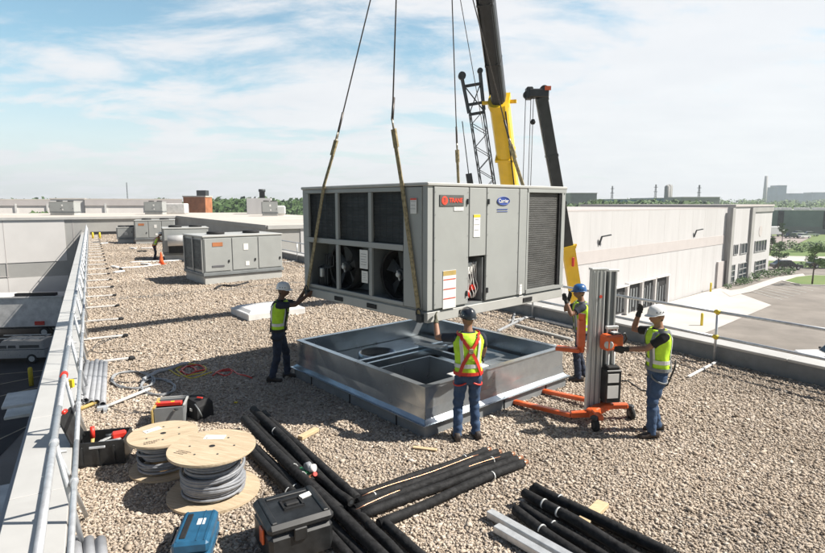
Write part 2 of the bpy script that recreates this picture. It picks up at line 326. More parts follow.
# ================================================================== OUR ROOF
DX = -.577; XL = lambda y: -.454 + DX * y; XR = lambda y: 13.43 - .6415 * y
U = Vector((-.5, .866, 0)); V = Vector((.866, .5, 0))
FARC = Vector((-33.4, 57.1, 0)); CORN = Vector((-25.9, 61.4, 0)); DPT = Vector((-9.2, 35.25, 0))
roofpoly = [(XL(-9), -9), (XR(-9), -9), (CORN.x, CORN.y), (FARC.x, FARC.y)]
def gravel_material(island):
    m = bpy.data.materials.new('gravel_stones' if island else 'gravel_bed'); m.use_nodes = True; t = m.node_tree; N = t.nodes; L = t.links; b = N['Principled BSDF']; b.inputs['Roughness'].default_value = .85; b.inputs['Specular IOR Level'].default_value = .3
    cr = N.new('ShaderNodeValToRGB'); e = cr.color_ramp; e.interpolation = 'LINEAR'
    cols = [(0, (.16, .125, .095)), (.12, (.27, .215, .165)), (.3, (.39, .32, .25)), (.5, (.46, .385, .305)), (.62, (.34, .295, .255)), (.8, (.49, .415, .335)), (.94, (.51, .445, .37)), (1, (.58, .53, .46))]
    while len(e.elements) < len(cols): e.elements.new(.5)
    for i, (p, c) in enumerate(cols): e.elements[i].position = p; e.elements[i].color = (*c, 1)
    tcx = N.new('ShaderNodeTexCoord')
    big = N.new('ShaderNodeTexNoise'); big.inputs['Scale'].default_value = .35; big.inputs['Detail'].default_value = 5; L.new(tcx.outputs['Object'], big.inputs['Vector'])
    rm = N.new('ShaderNodeMapRange'); rm.inputs[1].default_value = .3; rm.inputs[2].default_value = .7; rm.inputs[3].default_value = .78; rm.inputs[4].default_value = 1.22; L.new(big.outputs[0], rm.inputs[0])
    if island:
        gi = N.new('ShaderNodeNewGeometry'); L.new(gi.outputs['Random Per Island'], cr.inputs[0])
    else:
        v = N.new('ShaderNodeTexVoronoi'); v.inputs['Scale'].default_value = 21; L.new(tcx.outputs['Object'], v.inputs['Vector'])
        sp = N.new('ShaderNodeSeparateColor'); L.new(v.outputs['Color'], sp.inputs[0]); L.new(sp.outputs[0], cr.inputs[0])
        bp = N.new('ShaderNodeBump'); bp.invert = True; bp.inputs['Strength'].default_value = 1; bp.inputs['Distance'].default_value = .035; L.new(v.outputs['Distance'], bp.inputs['Height']); L.new(bp.outputs[0], b.inputs['Normal'])
    mm = N.new('ShaderNodeMix'); mm.data_type = 'RGBA'; mm.blend_type = 'MULTIPLY'; mm.inputs[0].default_value = 1; L.new(cr.outputs[0], mm.inputs[6]); L.new(rm.outputs[0], mm.inputs[7])
    fn = N.new('ShaderNodeTexNoise'); fn.inputs['Scale'].default_value = .8; fn.inputs['Detail'].default_value = 8; fn.inputs['Roughness'].default_value = .7; L.new(tcx.outputs['Object'], fn.inputs['Vector'])
    fr = N.new('ShaderNodeMapRange'); fr.inputs[1].default_value = .45; fr.inputs[2].default_value = .72; fr.inputs[4].default_value = .6; L.new(fn.outputs[0], fr.inputs[0])
    fm = N.new('ShaderNodeMix'); fm.data_type = 'RGBA'; L.new(fr.outputs[0], fm.inputs[0]); L.new(mm.outputs[2], fm.inputs[6]); fm.inputs[7].default_value = (.37, .30, .23, 1)
    L.new(fm.outputs[2], b.inputs['Base Color']); return m
g = MB(); g.quad(*[(x, y, 0) for x, y in roofpoly]); struct('gravel_roof', g, gravel_material(False), fix=False)
# loose stones as real geometry near the viewer
def pebbles():
    rng = np.random.default_rng(3)
    bm = bmesh.new(); bmesh.ops.create_icosphere(bm, subdivisions=1, radius=1); bv = np.array([v.co[:] for v in bm.verts]); bf = np.array([[v.index for v in f.verts] for f in bm.faces]); bm.free()
    shapes = [bv * (1 + rng.uniform(-.34, .26, (12, 1))) + rng.normal(0, .08, (12, 3)) for _ in range(24)]
    P = []; Sz = []
    def zone(y0, y1, dens, sz, xm):
        A = (y1 - y0) * 2 * xm; n = int(A * dens); x = rng.uniform(-xm, xm, n); y = rng.uniform(y0, y1, n)
        k = (x > XL(y) + .02) & (x < XR(y) - .02) & (np.abs(x) < y * .82 + 1.0)
        P.append(np.stack([x[k], y[k]], 1)); Sz.append(rng.lognormal(math.log(sz), .33, k.sum()))
    zone(3.6, 7.4, 3400, .0115, 7.2); zone(7.4, 10.5, 2300, .0130, 9.5); zone(10.5, 15, 1100, .016, 13); zone(15, 24, 420, .020, 16); zone(24, 44, 90, .028, 34); zone(44, 58, 30, .04, 40)
    P = np.concatenate(P); Sz = np.concatenate(Sz); n = len(P)
    Sz = np.clip(Sz, .007, .05)
    ang = rng.uniform(0, 2 * np.pi, n); ax = rng.normal(size=(n, 3)); ax /= np.linalg.norm(ax, axis=1)[:, None]; th = rng.uniform(0, .5, n)
    sh = rng.integers(0, 24, n); base = np.stack(shapes)[sh]
    sc = np.stack([rng.uniform(.95, 1.6, n), rng.uniform(.75, 1.15, n), rng.uniform(.4, .7, n)], 1) * Sz[:, None]
    v = base * sc[:, None, :]
    c, s_ = np.cos(th)[:, None, None], np.sin(th)[:, None, None]; K = ax[:, None, :]
    v = v * c + np.cross(np.broadcast_to(K, v.shape), v) * s_ + K * (v * K).sum(-1, keepdims=True) * (1 - c)
    ca, sa = np.cos(ang)[:, None], np.sin(ang)[:, None]
    v = np.stack([v[..., 0] * ca - v[..., 1] * sa, v[..., 0] * sa + v[..., 1] * ca, v[..., 2]], -1)
    v[..., 0] += P[:, 0:1]; v[..., 1] += P[:, 1:2]; v[..., 2] += (rng.uniform(-.15, .75, n) * Sz)[:, None] + .002
    V_ = v.reshape(-1, 3); F_ = (bf[None] + (np.arange(n) * 12)[:, None, None]).reshape(-1)
    me = bpy.data.meshes.new('gravel_stones'); nf = n * 20
    me.vertices.add(len(V_)); me.vertices.foreach_set('co', V_.astype(np.float32).ravel())
    me.loops.add(nf * 3); me.loops.foreach_set('vertex_index', F_.astype(np.int32))
    me.polygons.add(nf); me.polygons.foreach_set('loop_start', np.arange(0, nf * 3, 3, dtype=np.int32))
    me.update(calc_edges=True); me.materials.append(gravel_material(True))
    o = bpy.data.objects.new('gravel_stones', me); COL.objects.link(o); tag(o, 'loose tan and grey gravel stones covering the roof', 'gravel', kind='stuff')
pebbles()
# line of shadow across the gravel, painted as a dark strip
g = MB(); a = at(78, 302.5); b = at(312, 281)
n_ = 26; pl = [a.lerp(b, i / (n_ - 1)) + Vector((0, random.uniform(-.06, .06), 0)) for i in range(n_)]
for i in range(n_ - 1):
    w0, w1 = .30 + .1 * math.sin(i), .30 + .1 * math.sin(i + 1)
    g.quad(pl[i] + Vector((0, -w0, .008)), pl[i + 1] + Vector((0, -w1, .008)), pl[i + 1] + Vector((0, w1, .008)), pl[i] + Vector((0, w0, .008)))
struct('shadow_strip', g, 'strip', fix=False)

# our building below the roof, with its parapets
wh = empty('warehouse', (0, 0, 0), 0, 'white warehouse whose gravel roof the crew stands on', 'building')
g = MB(); o_ = Vector((-.60, -.03)); 
lo = [(XL(y) - .56, y) for y in (-9, 57)]; hi = [(XR(y) + .42, y) for y in (-9, 57)]
g.prism([(lo[0][0], -9.4), (hi[0][0], -9.4), (hi[1][0], 57), (lo[1][0], 57)], GZ, -.03); g.build('wall', 'wall_white', wh)
# parapets: lengths follow the cap joints
def parapet(name, xf, sgn, w, h, y0, y1, label, capm, facem, step=2.45):
    e = empty(name, (xf(y0), y0, 0), 0, label, 'parapet'); L = Vector((xf(y1) - xf(y0), y1 - y0, 0)); n = int(L.length / step); d = L.normalized(); s = Vector((sgn * d.y, -sgn * d.x, 0))
    g = MB(); c = L / 2 + s * (w / 2) + Vector((0, 0, h / 2 - .2)); ang = math.atan2(d.y, d.x)
    g.box(c, (L.length, w - .03, h + .4 - .04), ang); g.build('parapet_wall', facem, e)
    g = MB()
    for i in range(n):
        p = d * (i + .5) * step + s * (w / 2) + Vector((0, 0, h - .012)); g.box(p, (step - .012, w + .03, .05), ang, bev=.006)
    g.build('coping', capm, e); return e
parapet('roof_parapet', XL, -1, .49, .28, -3, 57.0, 'white capped roof parapet on the left, under the galvanised guardrail', 'cap', 'wall_white')
parapet('roof_parapet', XR, 1, .46, .36, -3, 35.1, 'dark faced parapet with pale coping on the right roof edge', 'cap', 'skirt', 3.1)

# ================================================================== LEFT GUARDRAIL (free-standing, with counterweight arms)
rail = empty('guardrail', (XL(3.2) + .12, 3.2, 0), 0, 'galvanised pipe guardrail running along the left parapet', 'guardrail')
D3 = Vector((DX, 1, 0)).normalized(); Nin = Vector((D3.y, -D3.x, 0))
ro = Vector(rail.location)
def lp(t, off, z): return D3 * t + Nin * off + Vector((0, 0, z))
LEN = 62; ptop = MB(); pmid = MB()
t = 0.
while t < LEN:
    a, b = t, min(t + 2.9, LEN)
    ptop.cyl(lp(a, -.13, 1.10), lp(b - .02, -.13 + random.uniform(-.01, .01), 1.10), .030, 10); pmid.cyl(lp(a, .0, .70), lp(b - .02, .0, .70), .026, 10); t = b
ptop.build('top_rail', 'galv_rail', rail); pmid.build('mid_rail', 'galv_rail', rail)
t = 1.9; k = 0
while t < LEN - 1:
    q = MB(); q.cyl(lp(t, .03, .0), lp(t, -.12, 1.10), .024, 8); q.cyl(lp(t - .04, -.13, 1.10), lp(t + .04, -.13, 1.10), .040, 10); q.cyl(lp(t - .035, .0, .70), lp(t + .035, .0, .70), .036, 8)
    q.build('post', 'galv_rail', rail)
    if k < 6:
        q = MB(); q.cyl(lp(t + .55, .05, .05), lp(t + .02, -.11, 1.0), .021, 8); q.cyl(lp(t, -.19, 1.02), lp(t, -.04, 1.0), .014, 6); q.build('brace', 'galv_rail', rail)
    if t > 7: q = MB(); q.bar(lp(t, -.1, .06), lp(t, .78, .055), .05, .04, bev=.006); q.build('base_arm', 'white', rail)
    if t > 7: q = MB(); q.box(lp(t, .84, .05), (.13, .12, .07), math.atan2(D3.y, D3.x) + random.uniform(-.3, .3), bev=.02); q.build('counterweight', 'blackm', rail)
    if k == 1:
        q = MB(); q.cyl(lp(t - .05, -.13, 1.10), lp(t + .05, -.13, 1.10), .045, 10); q.mat('yplastic').box(lp(t, -.06, .98), (.05, .05, .1)); q.build('clamp', 'red', rail)
    t += 2.3; k += 1
# right guardrail
rr0 = at(714, 362); rr0.z = 0
DR = Vector((-.6415, 1, 0)).normalized()
rail2 = empty('guardrail', (rr0.x, rr0.y, 0), 0, 'galvanised two-rail guardrail with yellow fittings on the right roof edge', 'guardrail')
for z, nm in ((1.05, 'top_rail'), (.53, 'mid_rail')):
    q = MB()
    for i in range(-4, 11): q.cyl(DR * i * 2.6 + Vector((0, 0, z)), DR * (i + 1) * 2.6 + Vector((0, 0, z)), .031, 10)
    q.build(nm, 'galv_rail', rail2)
for i in range(-3, 11):
    p = DR * i * 2.6; q = MB(); q.cyl(p, p + Vector((0, 0, 1.1)), .026, 10); q.build('post', 'galv_rail', rail2)
    if i in (0,-1,-2):
        for z in (1.05, .53):
            q = MB(); q.cyl(p + Vector((0, 0, z - .045)), p + Vector((0, 0, z + .045)), .04, 10); q.cyl(p + DR * -.06 + Vector((0, 0, z)), p + DR * .06 + Vector((0, 0, z)), .036, 10); q.build('clamp', 'yplastic', rail2)
    if i == 0: continue
    q = MB(); nn = Vector((-DR.y, DR.x, 0)); q.bar(p + Vector((0, 0, .05)), p + nn * .9 + Vector((0, 0, .04)), .06, .03); q.build('base_arm', 'white', rail2)

# ================================================================== NEIGHBOURING RAISED ROOF, FAR END
nb = empty('warehouse', FARC, 0, 'grey and white tilt-up warehouse with pale roof closing the far end of the gravel roof', 'building')
def rel(p): return Vector((p[0] - FARC.x, p[1] - FARC.y, 0))
s65 = FARC - V * 1.94; sL = FARC - V * 60
g = MB()
E2 = DPT + Vector((.84, .54, 0)) * 17
back = Vector((-.55, .835, 0))
poly = [rel(sL), rel(FARC + V * .0), rel(CORN), rel(DPT), rel(E2), rel(E2 + back * 62), rel(sL + back * 62)]
g.prism([(p.x, p.y) for p in poly], GZ, 1.60); g.build('wall', 'wall_grey', nb)
g = MB(); g.prism([(p.x, p.y) for p in [rel(sL) + V * .5 + back, rel(FARC) + back, rel(CORN) + back * 1.2, rel(DPT) + V * .8 + back, rel(E2) + back, rel(E2) + back * 61, rel(sL) + V * .5 + back * 61]], 1.60, 1.63); g.build('roof', 'membrane', nb)
angV = math.atan2(V.y, V.x)
def wallstrip(a, b, z0, z1, off, m, name, out):   # a panel standing proud of the wall
    g = MB(); a = Vector(a); b = Vector(b); d = (b - a).normalized(); n = Vector((d.y, -d.x, 0)) * out
    p = (a + b) / 2 + n * (off / 2); g.box((p.x - FARC.x, p.y - FARC.y, (z0 + z1) / 2), ((b - a).length, off, z1 - z0), math.atan2(d.y, d.x)); return g.build(name, m, nb)
wallstrip(sL, s65, -2.55, 1.60, .05, 'panel_white', 'wall_panel', 1)
wallstrip(sL, s65, GZ, -4.05, .05, 'panel_white', 'wall_panel', 1)
wallstrip(s65 - V * 26, s65 - V * 4.9 , -3.9, -3.86, .06, 'wall_band', 'joint', 1)
for k in (5.0, 12.2): wallstrip(s65 - V * (k+.05), s65 - V * k, GZ, 1.55, .062, 'wall_band', 'joint', 1)
for k in (1.2,): wallstrip(FARC - V * (k+.04), FARC - V * k, GZ, 1.55, .022, 'wall_band', 'joint', 1)
for a, b, nm in ((sL, CORN, 1), (DPT, E2, 1)):
    wallstrip(a, b, 1.60, 1.84, .16, 'cap' , 'coping', 1)
wallstrip(CORN, DPT - (DPT - CORN).normalized() * 0, 1.602, 1.86, .10, 'wall_grey', 'coping', 1)
wallstrip(DPT + Vector((.84, .54, 0)) * 2.2, E2, GZ, 1.60, .05, 'wall_white', 'wall_panel', 1)
wallstrip(FARC+V*.3, CORN, .02, .30, .04, 'blackm', 'base_flashing', 1)

# low beige buildings beyond the far end
def block(name, x0, x1, ytop, Y, depth, m, label, cat='building', group=None, zbase=GZ, extra=None, roofm='membrane', skew=0.):
    a = atY(x0, ytop, Y); b = atY(x1, ytop, Y + skew); e = empty(name, ((a.x + b.x) / 2, (a.y + b.y) / 2, zbase), math.atan2(b.y - a.y, b.x - a.x), label, cat, group)
    w = (b - a).length; h = a.z - zbase
    g = MB(); g.box((0, depth / 2, h / 2), (w, depth, h)); g.build('wall', m, e)
    g = MB(); g.box((0, depth / 2, h + .15), (w + .3, depth + .3, .3)); g.build('roof_edge', roofm, e)
    if extra: extra(e, w, h)
    return e
def band_low(e, w, h):
    g = MB(); g.box((0, -.15, h - .8), (w, .3, 1.5)); g.build('fascia', 'wall_band', e)
    for k in (-.3, .12, .4):
        g = MB(); g.box((w * k, -.2, h - 4), (.5, .3, 6)); g.build('pilaster', 'white', e)
block('long_warehouse', -60, 58, 200, 150, 40, 'wall_beige', 'long low beige warehouse with grey fascia at the far left skyline', extra=band_low, skew=12)
block('long_warehouse', 50, 84, 199.3, 149.2, 3.5, 'panel_white', 'taller pale entrance block in front of the beige warehouse, far left', skew=3)
block('long_warehouse', 84.5, 182, 199.8, 150, 40, 'wall_beige', 'long low pale warehouse left of the orange brick block', extra=band_low, skew=10)
block('brick_building', 183, 205, 197, 146, 5, 'brick', 'orange brick block rising at the far roofline left of the trees', extra=lambda e, w, h: MB().box((1.2, 3, h + 1.0), (2.4, 2.4, 1.5)).build('rooftop_cabin', 'pole', e))

# ================================================================== WHITE WAREHOUSE ON THE RIGHT
QW = at(722, 286, GZ); AW = R(43.5)
rw = empty('office_warehouse', QW, AW, 'long white warehouse with dock doors and two-storey office corner, right of the roof', 'building')
HT = 11.5
def wx(px, py): return local_hit(px, py, QW, AW)
xL = wx(540, 215)[0]
g = MB(); g.box(((xL) / 2, 16, HT / 2 - .02), (-xL, 26, HT - .04)); g.build('wall', 'wall_white', rw)
za = -2.55 + 9 ; 
g = MB(); g.box((xL / 2, 2.98, 6.95), (-xL - .1, .06, 1.25)); g.build('colour_band', 'wall_band', rw)
g = MB(); g.box((xL / 2, 16, HT + .02), (-xL + .02, 26.03, .14)); g.build('coping', 'wall_band', rw)
for i in range(1, 11):
    x = xL * i / 11; g = MB(); g.box((x, 3.021, HT / 2), (.03, .05, HT - .3)); g.build('joint', 'joint_line', rw)
QW_ = QW  # wall plane is local y = 3 for the plain length, tower front at y = 0
rw_off = 3.0
# shift so the plain wall plane is at y=0: move every part built so far
for ch in [c for c in bpy.data.objects if c.parent == rw]: ch.location.y = -3.0
def panel(x0, x1, z0, z1, y0, th, name, m, par=rw):
    g = MB(); g.box(((x0 + x1) / 2, y0 - th / 2, (z0 + z1) / 2), (x1 - x0, th, z1 - z0)); return g.build(name, m, par)
xt = wx(731, 209)[0]; xe = wx(769.5, 209)[0]; HTW = wx(731, 206.5)[1]
g = MB(); g.box(((xt + xe) / 2, 12, HTW / 2), (xe - xt, 25, HTW)); g.build('office_block', 'wall_white', rw)
FY = -.5   # office front plane
g = MB(); g.box(((xt + xe) / 2, 12, HTW + .12), (xe - xt + .4, 25.4, .3)); g.build('office_coping', 'wall_band', rw)
def fx(px, py):
    o = QW + Vector((math.sin(AW), -math.cos(AW), 0)) * .5
    return local_hit(px, py, o, AW)
for p0, p1 in ((730.6, 733.2), (750.4, 753.2)):
    x0 = fx(p0, 212)[0]; x1 = fx(p1, 212)[0]; panel(x0, x1, 0, HTW - .2, FY, .35, 'pilaster', 'wall_grey')
panel(fx(753.4, 212)[0], xe, HTW - .9, HTW - .2, FY, .2, 'fascia', 'wall_grey')
def window(px0, px1, py0, py1, nx, nz, name='window'):
    x0, z1 = fx(px0, py0); x1, z0 = fx(px1, py1); z0 = max(z0, .35)
    g = MB(); w = x1 - x0; h = z1 - z0; fw = .10; y = FY - .06
    for i in range(nx + 1): g.box((x0 + w * i / nx, y, (z0 + z1) / 2), (fw, .14, h + fw))
    for i in range(nz + 1): g.box(((x0 + x1) / 2, y + .002, z0 + h * i / nz), (w - fw - .01, .13, fw))
    f = g.build(name, 'window_w', rw); panel(x0 + .02, x1 - .02, z0 + .02, z1 - .02, FY - .015, .02, 'pane', 'glass', f)
for a in ((734.0, 737, 245, 254, 2, 1), (740.4, 746.2, 243.8, 252.8, 2, 1), (754.8, 765.2, 241.3, 250, 4, 1), (727.9, 733.2, 266, 283, 2, 3), (738.6, 744.8, 263.8, 280.5, 2, 3), (754.8, 764, 261.5, 275.5, 3, 3)): window(*a)
c = fx(760.5, 231); g = MB(); g.lathe([(.9, 0), (.9, .03)], (c[0], FY - .01, c[1]), 24, (0, -1, 0)); g.build('round_badge', 'wall_band', rw)
# side door, dock doors
x0, z1 = wx(716.5, 262); x1, z0 = wx(722.6, 285); g = MB(); g.box(((x0 + x1) / 2, -.12, z1 / 2), (x1 - x0, .3, z1)); f = g.build('door', 'wall_band', rw)
for a, b, t_, u_ in ((610.5, 623.5, 290, 312), (626, 638.5, 285.5, 310.5), (640.2, 651.5, 282, 307.5), (653.4, 664.5, 279, 304)):
    x0, z1 = wx(a, t_); x1, z0 = wx(b, u_); z0 = max(.2, z0); e = MB()
    e.box(((x0 + x1) / 2, -.03, (z0 + z1) / 2), (x1 - x0 - .1, .08, z1 - z0)); dd = e.build('dock_door', 'blackm', rw)
    g = MB(); n = 5
    for i in range(n): g.box((x0 + (x1 - x0) * (i + .5) / n, -.11, (z0 + z1) / 2 + random.uniform(-.5, .1)), ((x1 - x0) / n * random.uniform(.2, .5), .06, (z1 - z0) * random.uniform(.6, .9)))
    g.build('door_slats', 'hvac_in', dd)
    g = MB(); g.box((x0 - .12, -.2, (z0 + z1) / 2), (.26, .4, z1 - z0 + .3)); g.box((x1 + .02, -.2, (z0 + z1) / 2), (.26, .4, z1 - z0 + .3)); g.box(((x0 + x1) / 2, -.25, z1 + .2), (x1 - x0 + .5, .4, .18)); g.build('frame', 'panel_white', dd)
for px, py in ((599, 240), (694, 233)):
    x, z = wx(px, py); g = MB(); g.bar((x, -.05, z - .5), (x, -.3, z + .35), .14, .14); g.bar((x, -.3, z + .35), (x + 1.1, -.7, z + .5), .16, .12); g.build('wall_lamp', 'pole', rw)
# small units on its roof
x, z = wx(583, 211); g = MB(); g.box((x, 4.6, HT + .6), (1.1, 1, 1.2)); g.build('rooftop_box', 'white', rw)

# ================================================================== YARD AND STREETS ON THE RIGHT
flat('loading_apron', [P9(560, 330), P9(600, 308), P9(664, 303.6), P9(722, 287.6), P9(771.5, 305.5), P9(721, 327), P9(660, 352), P9(560, 380)], GZ + .06, 'concrete')
flat('sidewalk', [P9(722, 292), P9(742, 289), P9(777, 277.5), P9(803, 274), P9(806, 277), P9(782, 281), P9(752, 292), P9(730, 297)], GZ + .09, 'concrete')
for i in range(8):
    a = P9(748 + i * 4.6, 290.5 - i * 1.3); b = P9(782 + i * 6.2, 300 - i * 1.8); d = (b - a).normalized(); n = Vector((-d.y, d.x, 0)) * .07
    flat('parking_line', [a - n, b - n, b + n, a + n], GZ + .05, 'paint_w')
def isl(pts, z=.13, nm='grass_island'):
    g = MB(); g.prism([(p.x, p.y) for p in pts], GZ, GZ + z); struct(nm, g, 'concrete')
    c = sum(pts, Vector()) / len(pts); g = MB(); g.quad(*[Vector((c.x + (p.x - c.x) * .94, c.y + (p.y - c.y) * .94, GZ + z + .01)) for p in pts]); struct('lawn', g, 'grass', fix=False)
isl([P9(782, 281.5), P9(795, 277.5), P9(812, 275.5), P9(860, 277), P9(890, 284), P9(830, 286), P9(800, 285.5)])
flat('street', [P9(764, 275), P9(767, 266), P9(900, 269), P9(980, 284), P9(900, 281), P9(812, 274)], GZ + .05, 'asphalt')
flat('grass_verge', [P9(763, 266.5), P9(765, 259.5), P9(900, 262), P9(900, 270)], GZ + .07, 'grass')
flat('street', [P9(765, 261), P9(766, 256), P9(920, 258.5), P9(920, 264)], GZ + .09, 'concrete')
flat('grass_verge', [P9(766, 256.3), P9(767, 251), P9(920, 253), P9(920, 259)], GZ + .07, 'grass')
flat('parking_lot', [P9(768, 251), P9(768, 236), P9(812, 237), P9(800, 243), P9(780, 250)], GZ + .1, mat('pinkish_asphalt', (.32, .27, .25), .9, scale=.1))
flat('meadow', [P9(783, 251), P9(800, 246), P9(815, 241), P9(1000, 242), P9(1000, 254)], GZ + .11, 'grass')

# vehicles ---------------------------------------------------------
def wheel(e, x, y, r=.34, w=.22):
    g = MB(); g.lathe([(r * .6, -w / 2), (r * .93, -w / 2), (r, -w * .3), (r, w * .3), (r * .93, w / 2), (r * .6, w / 2)], (x, y, r), 20, (0, 1, 0)); wl = g.build('wheel', 'tyre', e)
    g = MB(); g.lathe([(r * .58, -w * .53), (r * .2, -w * .48)], (x, y, r), 14, (0, 1, 0)); g.lathe([(r * .2, w * .48), (r * .58, w * .53)], (x, y, r), 14, (0, 1, 0)); g.build('rim', 'alu', wl)
def profile_body(e, prof, w, m, inset=.1, name='body'):
    g = MB(); rings = []
    zs = [p[1] for p in prof]; zm = sum(zs) / len(zs)
    for y, k in ((-w / 2, .965), (-w / 2 + inset, 1.), (w / 2 - inset, 1.), (w / 2, .965)):
        rings.append([Vector((p[0] * k, y, zm + (p[1] - zm) * k)) for p in prof])
    g.loft(rings, True, False); return g.build(name, m, e)
def pickup(loc, rz, label, m='car_silver', topper=True):
    e = empty('pickup_truck', loc, rz, label, 'pickup truck')
    profile_body(e, [(-2.8, .45), (-2.8, 1.05), (-1.0, 1.08), (1.2, 1.1), (2.6, 1.02), (2.78, .85), (2.8, .42)], 1.95, m)
    profile_body(e, [(-2.65 if topper else -.9, 1.081), (-2.5 if topper else -.75, 1.72), (.35, 1.78), (.95, 1.12)], 1.72, m, name='cab')
    for y in (-1, 1):
        for x0, x1, tx0, tx1 in ((-.62, -.02, -.58, -.1), (.06, .72, .06, .36)) + (((-2.3, -.85, -2.25, -.85),) if topper else ()):
            g = MB(); g.quad((x0, y * .872, 1.2), (x1, y * .872, 1.2), (tx1, y * .85, 1.62), (tx0, y * .85, 1.62)); g.build('side_window', 'glass', e, fix=False)
        g = MB(); g.box((2.72, y * .72, .82), (.16, .3, .16)); g.build('headlight', 'paper', e)
        g = MB(); g.box((.75, y * 1.05, 1.22), (.12, .2, .16)); g.build('wing_mirror', 'blackm', e)
    g = MB(); g.quad((1.0, -.7, 1.16), (1.0, .7, 1.16), (.46, .66, 1.72), (.46, -.66, 1.72)); g.build('windscreen', 'glass', e, fix=False)
    g = MB(); g.box((2.82, 0, .5), (.14, 1.8, .2)); g.build('bumper', 'pole', e)
    for x in (-1.75, 1.85):
        for y in (-.88, .88): wheel(e, x, y, .38, .25)
    if topper:
        g = MB()
        for y in (-.55, .55): g.bar((-2.5, y, 1.92), (1.0, y, 1.92), .07, .06)
        for x in (-2.3, -1, .2): g.bar((x, -.8, 1.86), (x, .8, 1.86), .06, .06)
        g.build('ladder_rack', 'alu', e)
    return e
def car(loc, rz, label, m='car_dark', group=None):
    e = empty('parked_car', loc, rz, label, 'car', group)
    profile_body(e, [(-2.2, .35), (-2.22, .8), (-1.9, .95), (1.0, .92), (2.1, .75), (2.2, .4)], 1.8, m)
    profile_body(e, [(-1.85, .94), (-1.25, 1.42), (.35, 1.45), (1.05, .92)], 1.55, 'glass', name='windows')
    profile_body(e, [(-1.28, 1.41), (-1.2, 1.47), (.3, 1.5), (.4, 1.44)], 1.45, m, name='roof')
    for x in (-1.35, 1.35):
        for y in (-.82, .82): wheel(e, x, y, .32, .2)
    return e
pk = at(18, 366, GZ); pickup((pk.x - 1.1, pk.y + 1.3, GZ + .04), R(186), 'silver pickup with ladder rack parked in the shaded yard below the left parapet')
# white box trailer behind
tr = at(30, 345, GZ + .04); e = empty('box_trailer', (tr.x - 4.2, tr.y + 3.6, GZ + .04), R(8), 'white box trailer with red tail lamp parked against the grey wall on the left', 'trailer')
MB().box((0, 0, 2.35), (10.5, 2.6, 2.7), bev=.05).build('body', 'white', e); MB().box((0, 0, 3.76), (10.7, 2.8, .12)).build('roof', 'membrane_w', e)
MB().box((0, 0, .85), (9.6, 1.2, .25)).build('chassis', 'pole', e); MB().box((3.2, -1.36, 1.35), (.8, .1, .35)).build('tail_lamp', 'red', e); MB().box((3.0, -1.1, 3.98), (3.4, .5, .25)).build('roof_vent', 'blackm', e)
for x in (-3.2, -2.2, 3.4):
    for y in (-1.0, 1.0): wheel(e, x, y, .45, .28)
e = car((-25.6, 19.5, GZ + .04), R(60), 'dark blue car in shade at the bottom left edge of the photo', 'car_dark')
yl = at(39, 386, GZ)
for i, (dx, dy, lb) in enumerate(((0, 0, 'yellow safety bollard nearest the white parapet in the left yard'), (.45, 1.25, 'yellow safety bollard behind the nearest one in the left yard'))):
    MB().lathe([(.14, 0), (.14, 1.15), (.10, 1.25), (.03, 1.28)], (0, 0, 0), 14).build('bollard', 'yplastic', loc=(yl.x + dx - .5, yl.y + dy, GZ + .04))
    tag(bpy.data.objects[-1] if False else [o for o in COL.objects if o.name.startswith('bollard')][-1], lb, 'bollard', 'yellow bollards in the left yard')
for a, b in (((0, 375), (45, 371)), ((0, 385), (40, 377)), ((0, 397), (38, 388)), ((0, 440), (32, 425))):
    a = P9(*a); b = P9(*b); b = b + (b - a) * .8; a = a - (b - a) * .6; d = (b - a).normalized(); n = Vector((-d.y, d.x, 0)) * .06; flat('parking_line', [a - n, b - n, b + n, a + n], GZ + .06, 'paint_y')
# dock canopies on our own wall, lower left
for (px, py, z, w, dd) in ((26, 396, -3.2, 1.5, 1.1), (27, 407, -3.9, 1.4, 1.1), (12, 493, -2.6, 1.3, 1.1), (16, 518, -3.0, 1.3, 1.1)):
    p = at(px, py, z); g = MB(); g.box((p.x + .5, p.y, z), (2.0, w, .10), math.atan2(D3.y, D3.x) - math.pi / 2, bev=.02); g.build('canopy', 'white', wh)
# white pickup lower right, flatbed and bollards in the right yard
p = at(822, 372, GZ); pickup((p.x + 1.9, p.y + 1.0, GZ + .04), R(172), 'white pickup cut by the right edge of the photo, parked in the right yard', 'car_white', False)
p = at(650, 345, GZ)
e = empty('flatbed_trailer', (p.x - 2.0, p.y + 3, GZ + .07), R(-42), 'empty flatbed trailer with pale deck parked beside the right warehouse', 'trailer')
MB().box((0, 0, 1.15), (12, 2.5, .16)).build('deck', 'concrete', e); MB().box((0, 0, .92), (11.5, 1.0, .28)).build('chassis', 'pole', e); MB().box((-5.9, 0, 1.6), (.12, 2.4, .9)).build('headboard', 'alu', e)
for x in (3.2, 4.4, -4):
    for y in (-1, 1): wheel(e, x, y, .48, .3)
for i, (px, py, lb) in enumerate(((701.5, 326, 'yellow bollard on the pale apron just left of the guardrail post'), (710.5, 292, 'yellow bollard by the side door of the white warehouse'))):
    p = P9(px, py); o = MB().lathe([(.13, 0), (.13, 1.2), (.05, 1.28)], (0, 0, 0), 12).build('bollard', 'yplastic', loc=(p.x, p.y, GZ + .06)); tag(o, lb, 'bollard', 'yellow bollards by the white warehouse')
p = P9(700, 294); o = MB().box((0, 0, 1.1), (3.2, .12, 2.2), AW, bev=.01).build('fence_panel', 'wall_band', loc=(p.x - 1, p.y, GZ + .06)); tag(o, 'pale grey screen wall standing on the apron by the side door', 'screen wall')
